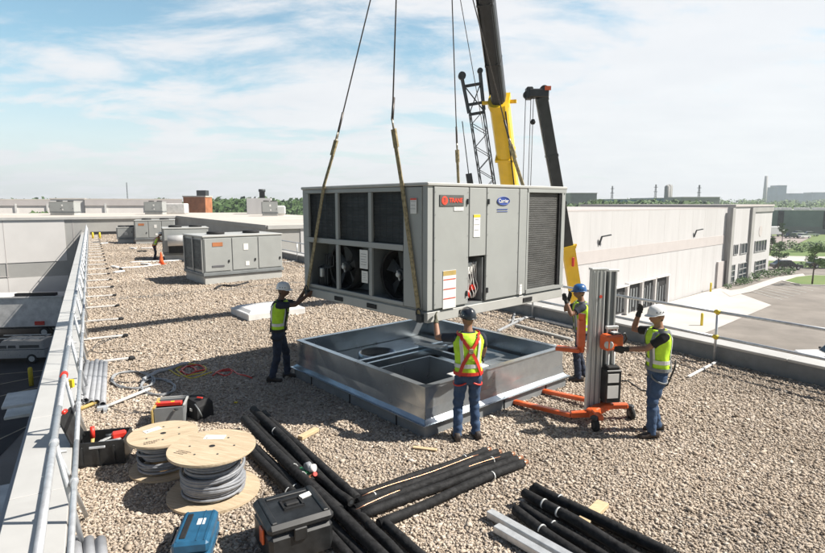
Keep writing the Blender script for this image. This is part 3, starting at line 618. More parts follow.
# cars of the far lot
for i, (px, py, rz, m, lb) in enumerate(((803, 238.5, 20, 'car_white', 'white car nearest the meadow in the far parking lot'), (811, 236.5, -10, 'car_white', 'white car behind the first one in the far parking lot'), (792, 238.5, 5, 'car_dark', 'dark car left of the white cars in the far parking lot'), (799, 235.5, 15, 'car_silver', 'silver car at the back of the far parking lot'), (786, 269.8, -6, 'car_dark', 'black car parked on the street beyond the office corner'), (822, 268.5, -6, 'car_dark', 'black car on the street at the right edge'))):
    p = P9(px, py); c = car((p.x, p.y, GZ + .12), R(rz), lb, m, 'cars beyond the office corner'); c.scale = (1.15, 1.15, 1.15)
p = P9(773, 237); e = empty('delivery_truck', (p.x, p.y, GZ + .12), R(10), 'pale delivery truck behind the office corner in the far lot', 'truck')
MB().box((-.6, 0, 2.3), (6, 2.4, 2.8), bev=.05).build('body', 'car_white', e); MB().box((3.2, 0, 1.5), (1.5, 2.2, 2), bev=.2).build('cab', 'car_dark', e)
for x in (-2, 3):
    for y in (-1, 1): wheel(e, x, y, .5, .3)

# buildings further right
def gb(e, w, h):
    g = MB(); g.box((0, -.1, h * .16), (w, .3, h * .32)); g.build('lower_band', 'skirt', e)
    for k in (-.36, -.02): MB().box((w * k, -.3, h * .6), (1.8, .6, h * .75)).build('recess', 'blackm', e)
    for k, z in ((.3, .72), (.3, .42)): MB().box((w * k, -.25, h * z), (w * .22, .3, h * .12)).build('window_band', 'glass', e)
    for k in (-.42, -.3, -.16, -.02, .1, .3): MB().box((w * k, 6, h + .7), (w * .08, 6, 1.0)).build('rooftop_plant', 'white', e)
block('office_building', 763, 900, 210.5, 225, 40, 'green_bldg', 'long grey-green office building behind the white warehouse, far right', extra=gb, roofm='white', skew=-12)
block('apartment_block', 770.5, 778, 187.5, 900, 18, 'far_blue', 'hazy blue tower block, left one of the distant pair right of the chimney', group='distant tower blocks')
block('apartment_block', 778.3, 787, 185.5, 905, 20, 'far_blue', 'hazy blue tower block, taller right one of the distant pair', group='distant tower blocks')
block('apartment_block', 790, 812, 193.5, 950, 24, 'far_blue', 'wide hazy slab block right of the tower pair on the skyline', group='distant tower blocks')
block('apartment_block', 813, 835, 192.5, 980, 24, 'far_blue', 'hazy slab block at the right edge of the skyline', group='distant tower blocks')
block('metal_shed', 571, 597, 193.5, 260, 30, 'wall_grey', 'grey metal shed on the skyline right of the lifted unit')
block('factory_hall', 612, 655, 199.5, 330, 40, 'teal', 'low teal roofed factory hall left of the silos')
block('factory_hall', 655, 700, 198.3, 350, 40, 'teal', 'low teal roofed factory hall under the silos')
block('tank_plant', 683, 720, 197.5, 300, 20, 'wall_grey', 'grey plant shed right of the silos on the skyline')
p = atY(766.5, 176, 850); e = tag(MB().lathe([(3.2, 0), (2.2, p.z - GZ)], seg=16).build('chimney', 'wall_grey', loc=(p.x, p.y, GZ)), 'tall slim concrete chimney on the far right skyline', 'chimney')
for i, (px, w, ty) in enumerate(((667.5, 3.2, 185), (672, 3.2, 184.2), (676.8, 1.1, 184.5))):
    p = atY(px, ty, 330); r = w / 555 * 330 / 1; r = r if i < 2 else r * .9
    tag(MB().lathe([(r * .8, 0), (r * .8, p.z - GZ - 1), (r * .3, p.z - GZ)], seg=18).build('silo', 'wall_grey', loc=(p.x, 330 + i * 3, GZ)), ('left', 'middle', 'thin right')[i] + ' one of the three grey silos on the skyline', 'silo', 'silos on the skyline')
def pylon(px, ty, Y, label, h_arm=2, nm='pylon', tk=.6):
    p = atY(px, ty, Y); h = p.z - GZ; g = MB(); w = h * .055 * tk * 1.3; k = 8
    for sx in (-1, 1):
        for sy in (-1, 1): g.bar((sx * w, sy * w, 0), (sx * w * .25, sy * w * .25, h), .3 * tk, .3 * tk)
    for i in range(k):
        z0 = h * i / k; z1 = h * (i + 1) / k; a = w * (1 - .75 * i / k); b = w * (1 - .75 * (i + 1) / k)
        g.bar((-a, -a, z0), (b, -b, z1), .2 * tk, .2 * tk); g.bar((a, -a, z0), (-b, -b, z1), .2 * tk, .2 * tk)
    for j in range(h_arm): g.bar((-w * 1.3, 0, h * (.92 - .13 * j)), (w * 1.3, 0, h * (.92 - .13 * j)), .3, .3)
    return tag(g.build(nm, 'pole', loc=(p.x, Y, GZ)), label, nm)
pylon(612.5, 186, 420, 'lattice pylon on the skyline between grey shed and silos'); pylon(656, 184.5, 430, 'lattice pylon just left of the silos'); pylon(699.5, 185, 380, 'lattice pylon right of the silos above the white warehouse')
pylon(126.5, 182.5, 320, 'slim radio mast on the skyline at the left', 0, 'radio_mast', .22)

# ================================================================== TREES
def leafmat(name, c, c2):
    m = mat(name, c, .7, col2=c2, scale=3, spec=.3); return m
LM = [leafmat('leaves_a', (.075, .14, .03), (.11, .18, .045)), leafmat('leaves_b', (.045, .09, .028), (.075, .13, .035)), leafmat('leaves_c', (.11, .18, .045), (.06, .11, .03))]
def leaves(g, c, r, n, s, flat_=1.):
    for _ in range(n):
        d = Vector((random.gauss(0, 1), random.gauss(0, 1), random.gauss(0, 1))).normalized() * random.random() ** .45
        p = Vector(c) + Vector((d.x * r[0], d.y * r[1], d.z * r[2])); a = Vector((random.gauss(0, 1), random.gauss(0, 1), random.gauss(0, 1))).normalized(); b = a.orthogonal().normalized(); a = a * s * random.uniform(.5, 1.2); b = b * s * random.uniform(.4, .9)
        g.quad(p - a, p + b, p + a, p - b)
def tree(loc, h, label, lm=0, dens=1., group=None, spread=.28):
    e = empty('tree', loc, random.uniform(0, 6), label, 'tree', group)
    g = MB(); top = Vector((random.uniform(-.3, .3), random.uniform(-.3, .3), h * .8)); g.tube([(0, 0, 0), (.03, 0, h * .3), top], [h * .02, h * .014, h * .004], 8)
    tips = []
    for i in range(9):
        z = h * random.uniform(.32, .72); a = random.uniform(0, 6.28); L = h * spread * random.uniform(.6, 1.) * (1.15 - z / h); tip = Vector((math.cos(a) * L, math.sin(a) * L, z + L * .8)); tips.append(tip); g.tube([(0, 0, z), tip * .5 + Vector((0, 0, z * .5 - .05)), tip], [h * .007, h * .005, h * .002], 5)
    g.build('trunk', 'bark', e)
    g = MB()
    for tp in tips + [top, top * .9 + Vector((0, 0, h * .1))]:
        for _ in range(3): leaves(g, tp + Vector((random.uniform(-1, 1), random.uniform(-1, 1), random.uniform(-.5, .8))) * h * .06, (h * .08, h * .08, h * .06), int(45 * dens), h * .018)
    g.build('crown', LM[lm], e, fix=False); return e
p = P9(777.5, 272); tree((p.x, p.y, GZ), 6.0, 'young street tree nearest the office corner of the white warehouse', 1)
p = P9(812, 285); tree((p.x, p.y, GZ), 6.6, 'young tree in the round grass island at the right', 0)
p = P9(782, 244); tree((p.x, p.y, GZ), 7, 'dark leafy tree in front of the grey-green office building', 1)
p = P9(770, 255); tree((p.x, p.y, GZ), 5, 'small dark tree right of the office corner beyond the street', 1)
def shrub(px, py, r, label, lm=1, g_='shrubs by the office'):
    p = P9(px, py); g = MB(); leaves(g, (0, 0, r * .6), (r, r * .9, r * .7), 160, r * .16); tag(g.build('shrub', LM[lm], loc=(p.x, p.y, GZ + .1), fix=False), label, 'shrub', g_)
ORD = ['first', 'second', 'third', 'fourth', 'fifth', 'sixth', 'seventh', 'eighth', 'ninth', 'tenth']
for i, (px, py, r) in enumerate(((728, 289, .6), (738, 286, .8), (742, 285, .9), (747, 284, .8), (755, 281, 1.1), (765, 278, 1.2), (775, 276.5, .9), (783, 275.5, 1.2), (790, 274.5, 1.0))): shrub(px, py, r, ORD[i] + ' low shrub from the left in the bed along the white office wall')
for i in range(7): shrub(772 + i * 9.5, 252.5 - (i % 3) * 1.5, 1.9, ORD[i] + ' hedge bush from the left along the meadow beyond the street', i % 3, 'hedge bushes')
for i in range(4): shrub(792 + i * 10, 268.5, .9, ORD[i] + ' green bush from the left on the verge between the two roads', i % 2, 'verge bushes')
# treeline
def treeline(name, spans, label, lm):
    g = MB()
    for (x0, x1, Y, ty, n) in spans:
        for i in range(n):
            px = random.uniform(x0, x1); yy = Y * random.uniform(.9, 1.15); z = atY(px, ty + random.uniform(-1.0, 1.8), yy); h = z.z - GZ; r = h * random.uniform(.3, .5)
            g.tube([(z.x, yy, GZ), (z.x, yy, GZ + h * .6)], [.35, .2], 4)
            for _ in range(4): leaves(g, (z.x + random.uniform(-1, 1) * r, yy + random.uniform(-1, 1) * r, GZ + h * random.uniform(.45, .86)), (r * .7, r * .7, h * .2), 28, r * .2)
    tag(g.build(name, LM[lm], fix=False), label, 'treeline', kind='stuff')
treeline('treeline', [(206, 300, 260, 198.5, 45), (206, 262, 230, 200, 20), (-60, 190, 420, 199, 60), (592, 705, 215, 201.2, 120), (570, 605, 200, 203.5, 24), (640, 705, 190, 204.5, 30)], 'band of dark green trees on the skyline', 1)
treeline('treeline', [(575, 960, 620, 199, 140), (680, 980, 450, 201.5, 110), (780, 980, 260, 205, 40), (-200, 300, 620, 200.5, 80), (300, 575, 600, 200, 70)], 'far band of hazy trees along the whole horizon', 0)
treeline('treeline', [(-60, 60, 148 + 45, 208.5, 6), (20, 50, 120, 212, 3)], 'dark tree tops peeping over the far left roofs', 1)

# ================================================================== ROOFTOP UNITS
def rtu(loc, rz, w, d, h, label, group, panels=3, coil_side='left', plate=True, lou=True, name='rooftop_unit'):
    e = empty(name, loc, rz, label, 'hvac unit', group)
    MB().box((0, 0, .16), (w - .04, d - .04, .32), bev=.01).build('curb', 'hvac_trim', e)
    MB().box((0, 0, .40), (w + .10, d + .10, .12), bev=.01).build('base_rail', 'hvac_in', e)
    g = MB(); g.box((0, 0, .46 + (h - .46) / 2), (w, d, h - .47), bev=.012); g.build('cabinet', 'hvac', e)
    g = MB(); g.box((0, 0, h + .02), (w + .07, d + .07, .06), bev=.012); g.build('top_cover', 'hvac_trim', e)
    for i in range(panels):
        x0 = -w / 2 + w * i / panels + .04; x1 = -w / 2 + w * (i + 1) / panels - .04; g = MB(); g.box(((x0 + x1) / 2, -d / 2 - .012, .46 + (h - .46) / 2), (x1 - x0, .03, h - .58), bev=.008); dr = g.build('door_panel', 'hvac', e)
        g = MB(); g.box((x1 - .08, -d / 2 - .04, .9), (.05, .04, .1)); g.build('latch', 'blackm', dr)
    g = MB(); g.box((-w / 2 - .006, 0, .46 + (h - .46) / 2), (.04, d - .3, h - .7)); g.build('coil', 'coilside', e)
    for y in (-d / 2 + .08, d / 2 - .08, 0): MB().box((-w / 2 - .02, y, .46 + (h - .46) / 2), (.06, .09, h - .5)).build('coil_frame', 'hvac', e)
    for x in (-w * .22, w * .24):
        MB().lathe([(.36, 0), (.36, .10), (.30, .12)], (x, 0, h + .05), 20).build('fan_guard', 'blackm', e)
    if plate: MB().box((-w * .5 + w / panels * .5, -d / 2 - .035, h - .3), (.42, .012, .16)).build('name_plate', 'brick', e)
    g = MB(); g.box((0.05, -d / 2 - .035, h - .45), (.2, .012, .26)); g.box((0.1, -d / 2 - .035, .75), (.16, .012, .18)); g.build('sticker', 'paper', e)
    if lou: g = MB(); g.box((-w * .5 + w / panels * .5, -d / 2 - .035, .72), (.5, .02, .07)); g.build('louvre', 'ink', e)
    return e
aR = R(40)
A = at(205, 285); rt = rtu((A.x + 1.7 * math.cos(aR) - 1.15 * math.sin(aR), A.y + 1.7 * math.sin(aR) + 1.15 * math.cos(aR), 0), aR, 3.4, 2.3, 1.9, 'grey rooftop unit with three front panels and brown name plate, nearest on the gravel', 'rooftop hvac units')
# next unit with barrel hood
p = at(174, 261); e = rtu((p.x + .1, p.y + 1.5, 0), R(25), 2.4, 2.0, 1.8, 'rooftop unit with pale barrel hood over a dark opening', 'rooftop hvac units', 1, plate=False, lou=False)
g = MB(); g.tube([(-1.0, -1.35, 1.15), (1.05, -1.35, 1.15)], .3, 16); g.build('hood', 'white', e); MB().box((0, -1.17, .8), (1.9, .1, .75)).build('intake', 'blackm', e); MB().box((.35, -1.26, .62), (.3, .12, .3)).build('valve', 'alu', e)
p = at(149, 244); e = rtu((p.x, p.y + 1.3, 0), R(22), 2.9, 2.2, 1.85, 'rooftop unit with red name plate next to the far grey wall', 'rooftop hvac units', 3, lou=False)
p = at(121, 243.5); e = rtu((p.x, p.y + 1.0, 0), R(20), 1.2, 1.6, 1.25, 'small pale rooftop unit leftmost of the far group', 'rooftop hvac units', 1, plate=False, lou=False)
for px, py, w, zz, lb, ww in ((66, 216, 10, 1.63, 'pale grey rooftop unit on the neighbouring roof above the white wall', 1.9), (156, 215.0, 10, 1.63, 'grey rooftop unit on the neighbouring roof beside the dark wall', 2.0)):
    p = atY(px, py, 75 if px < 100 else 80); e = rtu((p.x, p.y, zz), R(8), 3.0 if px < 100 else 2.4, 2, 1.75, lb, 'rooftop hvac units', 2, plate=False, lou=False)
p = atY(174, 213, 84); tag(MB().box((0, 0, .8), (3.8, 2, 1.5), .1, bev=.1).build('duct_cabinet', 'white', loc=(p.x, p.y, 1.63)), 'long white duct cabinet right of the unit beside the dark wall', 'duct')
p = atY(270, 216, 70); e = rtu((p.x, p.y, 1.63), R(15), 1.9, 1.6, 1.75, 'grey unit on the neighbouring roof under the small stack', 'rooftop hvac units', 1, plate=False, lou=False)
p = atY(260, 216, 82); tag(MB().box((0, 0, 1.15), (3.4, 3, 2.3), .2, bev=.03).build('stair_cabin', 'wall_white', loc=(p.x, p.y, 1.63)), 'white rooftop cabin behind the grey unit on the neighbouring roof', 'rooftop cabin')
p = atY(278, 216, 72); tag(MB().box((0, 0, .7), (1.9, 1.6, 1.2), .3, bev=.2).build('intake_hood', 'alu', loc=(p.x, p.y, 1.63)), 'slanted pale intake hood right of the grey unit on the neighbouring roof', 'duct')
p = atY(262, 191.5, 100); tag(MB().lathe([(.5, 0), (.5, p.z - 1.7), (.62, p.z - 1.65), (.62, p.z - 1.2)], seg=12).build('flue_stack', 'pole', loc=(p.x, p.y, 1.6)), 'short dark flue stack behind the white rooftop cabin', 'flue')
# skylight / flat pale curb cap
p = at(262, 316); e = empty('skylight', (p.x + .1, p.y + .3, 0), R(38), 'low white domed skylight lying behind the left worker', 'skylight')
MB().box((0, 0, .1), (1.75, 1.35, .2), bev=.02).build('curb', 'white', e); MB().loft([[(-.8, -.6, .2), (.8, -.6, .2), (.8, .6, .2), (-.8, .6, .2)], [(-.72, -.52, .27), (.72, -.52, .27), (.72, .52, .27), (-.72, .52, .27)], [(-.3, -.2, .33), (.3, -.2, .33), (.3, .2, .33), (-.3, .2, .33)]], True, False).build('dome', 'membrane_w', e)

# ================================================================== ROOF CURB OF THE UNIT
AC = R(41); cN = Vector((.17, 7.31, 0)); cl, cw = 3.45, 3.70
cr_ = Vector((math.cos(AC), math.sin(AC), 0)); cl_ = Vector((-math.sin(AC), math.cos(AC), 0))
cc = cN + cr_ * (cl / 2) + cl_ * (cw / 2)
curb = empty('roof_curb', cc, AC, 'large square galvanised roof curb on a dark skirt, open on top, under the hanging unit', 'roof curb')
def frame_box(mb, w, d, th, z0, z1):
    for s in (-1, 1):
        mb.box((0, s * (d / 2 - th / 2), (z0 + z1) / 2), (w, th, z1 - z0)); mb.box((s * (w / 2 - th / 2), 0, (z0 + z1) / 2), (th, d - 2 * th - .002, z1 - z0))
g = MB(); frame_box(g, cl - .06, cw - .06, .14, 0, .19); g.build('skirt', 'skirt', curb)
g = MB()
for x in (-1.1, 0, 1.1):
    g.box((x, -cw / 2 + .025, .095), (.012, .02, .18))
for y in (-1.2, 0, 1.2): g.box((-cl / 2 + .025, y, .095), (.02, .012, .18))
g.build('skirt_joint', 'blackm', curb)
g = MB(); frame_box(g, cl + .06, cw + .06, .2, .192, .205); g.build('flange', 'galv', curb)
g = MB(); w_, d_ = cl - .08, cw - .08
for s in (-1, 1):      # four walls with a sloping foot
    for ax in (0, 1):
        W2 = (w_ if ax == 0 else d_) / 2; D2 = (d_ if ax == 0 else w_) / 2; n = 10; prof = [(D2 + .03, .206), (D2 - .02, .26), (D2 - .035, .40), (D2 - .04, .71), (D2 - .075, .71), (D2 - .08, .22)]
        rings = []
        for i in range(n + 1):
            u = -W2 + 2 * W2 * i / n; ring = []
            for q, z in prof:
                uu = u * (q / D2) if i in (0, n) else u
                dn = .004 * math.sin(i * 2.1 + z * 9 + s); ring.append((uu, s * (q + dn), z) if ax == 0 else (s * (q + dn), uu, z))
            rings.append(ring)
        g.loft(rings, True, False)
g.build('curb_wall', 'galv', curb)
g = MB(); frame_box(g, w_ - .04, d_ - .04, .10, .712, .724); g.build('top_rim', 'galv', curb)
g = MB(); g.box((0, 0, .03), (w_ - .3, d_ - .3, .04)); g.build('deck', 'skirt', curb)
g = MB(); g.box((-.3, .2, .48), (w_ * .6, .06, .12)); g.bar((-w_ / 2 + .1, .35, .52), (w_ / 2 - .1, .35, .52), .07, .09); g.bar((.1, -d_ / 2 + .1, .58), (.1, .3, .58), .07, .09); g.build('cross_rail', 'galv', curb)
# duct openings inside
g = MB()
def duct(mb, x, y, w, d, z0, z1, th=.03):
    for s in (-1, 1):
        mb.box((x, y + s * (d / 2), (z0 + z1) / 2), (w + th, th, z1 - z0)); mb.box((x + s * (w / 2), y, (z0 + z1) / 2), (th, d - th - .002, z1 - z0))
duct(g, -.85, -.95, 1.15, 1.15, .06, .62); g.build('duct_opening', 'galv', curb); MB().box((-.85, -.95, .09), (1.1, 1.1, .06)).build('duct_bottom', 'blackm', curb)
g = MB(); g.box((.85, -.75, .40), (1.3, 1.5, .02)); g.box((0, 1.1, .34), (w_ * .9, 1.2, .02)); g.build('inner_pan', 'galv', curb)
g = MB(); g.lathe([(.36, .0), (.36, .14), (.33, .15), (.33, .02)], (-.55, .75, .36), 28); g.build('round_collar', 'galv', curb)
g = MB(); g.box((-.62, -1.62, .73), (.8, .13, .012), bev=.003); g.box((.12, .05, .66), (.18, .55, .012), .3); g.build('packing_strip', 'white', curb)

# ================================================================== THE LIFTED UNIT
AU = R(42); uN = Vector((.21, 7.75, 0)); UL, UD = 3.40, 3.30; Z0, Z1 = 1.55, 3.53
ur = Vector((math.cos(AU), math.sin(AU), 0)); ul = Vector((-math.sin(AU), math.cos(AU), 0)); uc = uN + ur * UL / 2 + ul * UD / 2 + Vector((0, 0, Z0))
unit = empty('rooftop_unit', uc, AU, 'large grey packaged rooftop unit hanging from crane slings above the galvanised curb', 'hvac unit')
X0, X1, Y0, Y1 = -UL / 2, UL / 2, -UD / 2, UD / 2; H = Z1 - Z0
def lx(s): return X0 + s       # along the right (front) face
def ly(t): return Y0 + t       # along the left face
g = MB()     # base rail with fork pockets
for s, e_ in ((-1, Y0), (1, Y1)):
    g.box((0, e_ - s * .04 * -1 if False else e_ + (.04 if s < 0 else -.04), .075), (UL, .08, .15), bev=.006)
for s in (X0 + .04, X1 - .04): g.box((s, 0, .075), (.078, UD - .165, .15), bev=.006)
g.build('base_rail', 'hvac_trim', unit)
for s in (.78, 2.35): MB().box((lx(s), Y0 - .004, .075), (.24, .02, .07)).build('fork_pocket', 'blackm', unit)
for t in (1.28, 2.2): MB().box((X0 - .004, ly(t), .075), (.02, .24, .07)).build('fork_pocket', 'blackm', unit)
g = MB(); g.box((0, 0, .165), (UL - .04, UD - .04, .03)); g.build('floor_pan', 'hvac_in', unit)
g = MB(); g.box((0, 0, H - .02), (UL + .05, UD + .05, .05), bev=.012); g.build('top_cover', 'hvac_trim', unit)
zb, zt = .18, H - .045; hz_ = zt - zb; zc_ = (zb + zt) / 2
def fp(s0, s1, z0, z1, name='door_panel', m='hvac', y=Y0, th=.045, par=unit): # panel on the front-right face
    g = MB(); g.box(((lx(s0) + lx(s1)) / 2, y + th / 2 - .02, (z0 + z1) / 2), (s1 - s0, th, z1 - z0), bev=.006); return g.build(name, m, par)
# corner posts
for x in (X0 + .05, X1 - .05):
    for y in (Y0 + .05, Y1 - .05): MB().box((x, y, zc_), (.10, .10, hz_)).build('corner_post', 'hvac', unit)
d1 = fp(.11, .825, zb + .01, zt - .01); fp(.84, 1.22, .90, zt - .01); d2 = fp(1.235, 2.03, zb + .01, zt - .01); fp(2.045, 2.25, zb + .01, zt - .01)
g = MB()     # hollow behind the open compartment
g.box((lx(.86), Y0 + .2, .53), (.02, .36, .68)); g.box((lx(1.20), Y0 + .2, .53), (.02, .36, .68)); g.box((lx(1.03), Y0 + .38, .53), (.36, .02, .7)); g.build('compartment', 'skirt', unit)
comp = MB(); comp.box((lx(1.0), Y0 + .16, .70), (.14, .12, .18), bev=.01); comp.build('contactor', 'paper', unit)
g = MB()
for i in range(5):
    x = lx(.95 + i * .05); pts = [(x + .02 * math.sin(k * 1.7 + i), Y0 + .10 + .02 * math.cos(k + i), .80 - k * .07) for k in range(9)]; g.tube(pts, .007, 6)
g.build('wiring', 'paper', unit)
g = MB(); g.lathe([(.07, 0), (.07, .12)], (lx(.98), Y0 + .17, .24), 14); g.box((lx(1.08), Y0 + .15, .40), (.1, .1, .08)); g.build('valve', 'red', unit)
# screws along the panel seams
g = MB()
for s_ in (.13, .80, 1.255, 2.01):
    for i in range(6):
        z = zb + .08 + (zt - zb - .16) * i / 5
        if .86 <= s_ <= 1.2 and z < .95: continue
        g.lathe([(.006, 0), (.004, .003)], (lx(s_), Y0 - .026, z), 6, (0, -1, 0))
for t_ in (.13, .48):
    for i in range(6): g.lathe([(.006, 0), (.004, .003)], (X0 - .013, ly(t_), zb + .08 + (zt - zb - .16) * i / 5), 6, (-1, 0, 0))
tag(g.build('screws', 'hvac_in', unit), kind='stuff')
# hinges and latches
for s in (.79, 1.26):
    for z in (.35, 1.72): MB().box((lx(s), Y0 - .03, z), (.025, .03, .08)).build('latch', 'pole', unit)
# condenser coil at the right end
MB().box((lx(2.83), Y0 + .05, zc_), (1.06, .04, hz_ - .10)).build('condenser_coil', 'coilface', unit)
g = MB()
for z in (zb + .03, zt - .03): g.box((lx(2.83), Y0 + .0, z), (1.12, .05, .06))
for s in (2.275, 3.285): g.box((lx(s), Y0 + .001, zc_), (.045, .05, hz_ - .125))
g.build('coil_frame', 'hvac', unit)
g = MB(); g.box((lx(3.235), Y0 + .012, zc_), (.05, .03, hz_ - .13)); g.build('coil_shadow_gap', 'blackm', unit)
# stickers and logos
yl_ = Y0 - .026
g = MB(); g.box((lx(.455), yl_, 1.735), (.50, .012, .165), bev=.006); pl_ = g.build('name_plate', 'logogrey', unit)
g = MB(); g.lathe([(.062, 0), (.062, .004)], (lx(.30), yl_ - .007, 1.735), 24, (0, -1, 0)); g.build('emblem', 'logored', pl_)
text(pl_, 'lettering', 'TRANE', .088, (lx(.53), yl_ - .009, 1.735), 'logored', bold=.003)
text(pl_, 'emblem_letter', 'T', .08, (lx(.30), yl_ - .013, 1.735), 'logogrey')
def note(s, z, w, h, head=None, lines=5, par=unit, side=False, t=None):
    g = MB()
    def B(mb, ds, dz, w_2, h_2, o):
        if side: mb.box((X0 - .03 - o, ly(t) - ds, z + dz), (.004, w_2, h_2))
        else: mb.box((lx(s) + ds, Y0 - .026 - o, z + dz), (w_2, .004, h_2))
    B(g, 0, 0, w, h, 0)
    if head: g.mat(head); B(g, 0, h / 2 - h * .07, w * .98, h * .12, .002)
    g.mat('ink')
    for i in range(lines): B(g, -w * .04 * (i % 3), h * .28 - h * .7 * i / max(1, lines), w * random.uniform(.5, .8), h * .018, .002)
    return g.build('sticker', 'paper', par)
note(.60, 1.615, .20, .055, None, 2); note(1.0, 1.36, .15, .34, 'yplastic', 3); o = note(.42, .45, .27, .56, 'tan', 0)
g = MB()
for i in range(3): g.box((lx(.42), Y0 - .031, .60 - i * .14), (.25, .004, .012))
g.build('sticker_rule', 'logored', unit)
g = MB(); g.tube([(lx(1.62) + .15 * math.cos(a), Y0 - .028, 1.73 + .062 * math.sin(a)) for a in (i * math.pi / 12 for i in range(24))], .007, 5, close=True)
n0 = [(lx(1.62) + .14 * math.cos(a), Y0 - .027, 1.73 + .055 * math.sin(a)) for a in (i * math.pi / 12 for i in range(24))]; g.quad(*n0); em = g.build('badge', 'inkblue', unit)
text(em, 'lettering', 'Carrier', .082, (lx(1.62), Y0 - .031, 1.73), 'paper', bold=.001)
g = MB(); g.box((lx(1.60), Y0 - .026, 1.60), (.26, .003, .012)); g.box((lx(1.60), Y0 - .026, 1.565), (.26, .003, .008)); g.build('badge_underline', 'inkblue', unit)
note(2.12, .27, .07, .17, None, 2)
# left face: three bays, coils above, fans below
def sp(t0, t1, z0, z1, name, m, x=X0, th=.045, bev=.005):
    g = MB(); g.box((x + th / 2 - .012, (ly(t0) + ly(t1)) / 2, (z0 + z1) / 2), (th, t1 - t0, z1 - z0), bev=bev); return g.build(name, m, unit)
sp(.11, .50, zb + .01, zt - .01, 'side_panel', 'hvac'); zbm = 1.045
sp(.51, 3.19, zbm - .045, zbm + .045, 'mid_rail', 'hvac'); sp(.51, 3.19, zt - .07, zt - .005, 'head_rail', 'hvac'); sp(.51, 3.19, zb + .005, zb + .06, 'sill_rail', 'hvac')
for t0, t1 in ((1.26, 1.34), (2.17, 2.25), (3.10, 3.19)):
    for z0, z1 in ((zb + .062, zbm - .047), (zbm + .047, zt - .072)): sp(t0, t1, z0, z1, 'mullion', 'hvac')
for t0, t1 in ((.51, 1.26), (1.34, 2.17), (2.25, 3.10)):
    g = MB(); g.box((X0 + .07, (ly(t0) + ly(t1)) / 2, (zbm + zt) / 2), (.03, t1 - t0 - .002, zt - zbm - .1)); g.build('coil', 'coilside', unit)
    g = MB(); n = 14
    for i in range(n): g.bar((X0 + .048, ly(t0), zbm + .08 + (zt - zbm - .16) * i / (n - 1)), (X0 + .048, ly(t1), zbm + .08 + (zt - zbm - .16) * i / (n - 1)), .006, .006)
    for i in range(6): y = ly(t0 + (t1 - t0) * i / 5); g.bar((X0 + .044, y, zbm + .06), (X0 + .044, y, zt - .08), .005, .005)
    g.build('guard_grille', 'pole', unit)
MB().box((X0 + .45, 0, (zb + zbm) / 2), (.03, UD - .3, zbm - zb - .05)).build('bulkhead', 'hvac_in', unit)
MB().box((X0 + .23, ly(1.3), (zb + zbm) / 2), (.40, .02, zbm - zb - .1)).build('divider', 'hvac_in', unit)
MB().box((X0 + .2, ly(.505), (zb + zbm) / 2), (.40, .02, zbm - zb - .1)).build('divider', 'hvac_in', unit)
for t in (.86, 2.32):
    c = (X0 + .30, ly(t), .60); e = MB().lathe([(.37, -.12), (.395, -.14), (.395, .14), (.365, .14), (.36, -.10)], c, 36, (1, 0, 0), cap=False).build('fan', 'blackm', unit)
    MB().lathe([(.36, .1), (.36, .12)], c, 32, (1, 0, 0)).build('fan_back', 'blackm', e)
    g = MB()
    for k in range(5):
        a = k * 2 * math.pi / 5 + .4; u1 = Vector((0, math.cos(a), math.sin(a))); u2 = Vector((0, -math.sin(a), math.cos(a))); P_ = Vector(c)
        g.quad(P_ + u1 * .07 - u2 * .03 + Vector((-.03, 0, 0)), P_ + u1 * .34 - u2 * .10 + Vector((-.05, 0, 0)), P_ + u1 * .345 + u2 * .10 + Vector((.03, 0, 0)), P_ + u1 * .07 + u2 * .03 + Vector((.02, 0, 0)))
    g.lathe([(.085, -.07), (.085, .05)], c, 18, (1, 0, 0)); g.build('fan_blade', 'pole', e, fix=False)
    g = MB(); g.lathe([(.035, -.13), (.05, -.09)], c, 12, (1, 0, 0)); g.bar(Vector(c) + Vector((-.10, -.03, -.09)), Vector(c) + Vector((-.10, .03, .06)), .02, .02); g.build('hub', 'alu', e)
g = MB()      # compressor pipes in the far bay
for i in range(5): g.tube([(X0 + .12, ly(2.72 + i * .07), .24 + .05 * k + .0) if k < 7 else (X0 + .2, ly(2.72 + i * .07 - .08), .24 + .05 * k) for k in range(12)], .013, 6)
g.build('refrigerant_pipes', 'pole', unit); MB().lathe([(.11, 0), (.12, .05), (.12, .3), (.08, .36)], (X0 + .2, ly(2.93), .2), 16).build('compressor', 'blackm', unit)
MB().box((X0 + .09, ly(2.85), .46), (.06, .07, .16), bev=.01).build('sight_gauge', 'alu', unit)
note(0, .93 - .12, .21, .30, None, 5, side=True, t=1.44); note(0, .53, .16, .19, None, 4, side=True, t=1.42); note(0, 1.66, .13, .22, 'logored', 3, side=True, t=.26)
# back faces
g = MB(); g.box((0, Y1 - .02, zc_), (UL - .2, .04, hz_)); g.box((X1 - .02, 0, zc_), (.04, UD - .2, hz_)); g.box((0, 0, zc_ + .45), (UL - .9, UD - .5, hz_ * .45)); g.build('back_panel', 'hvac', unit)

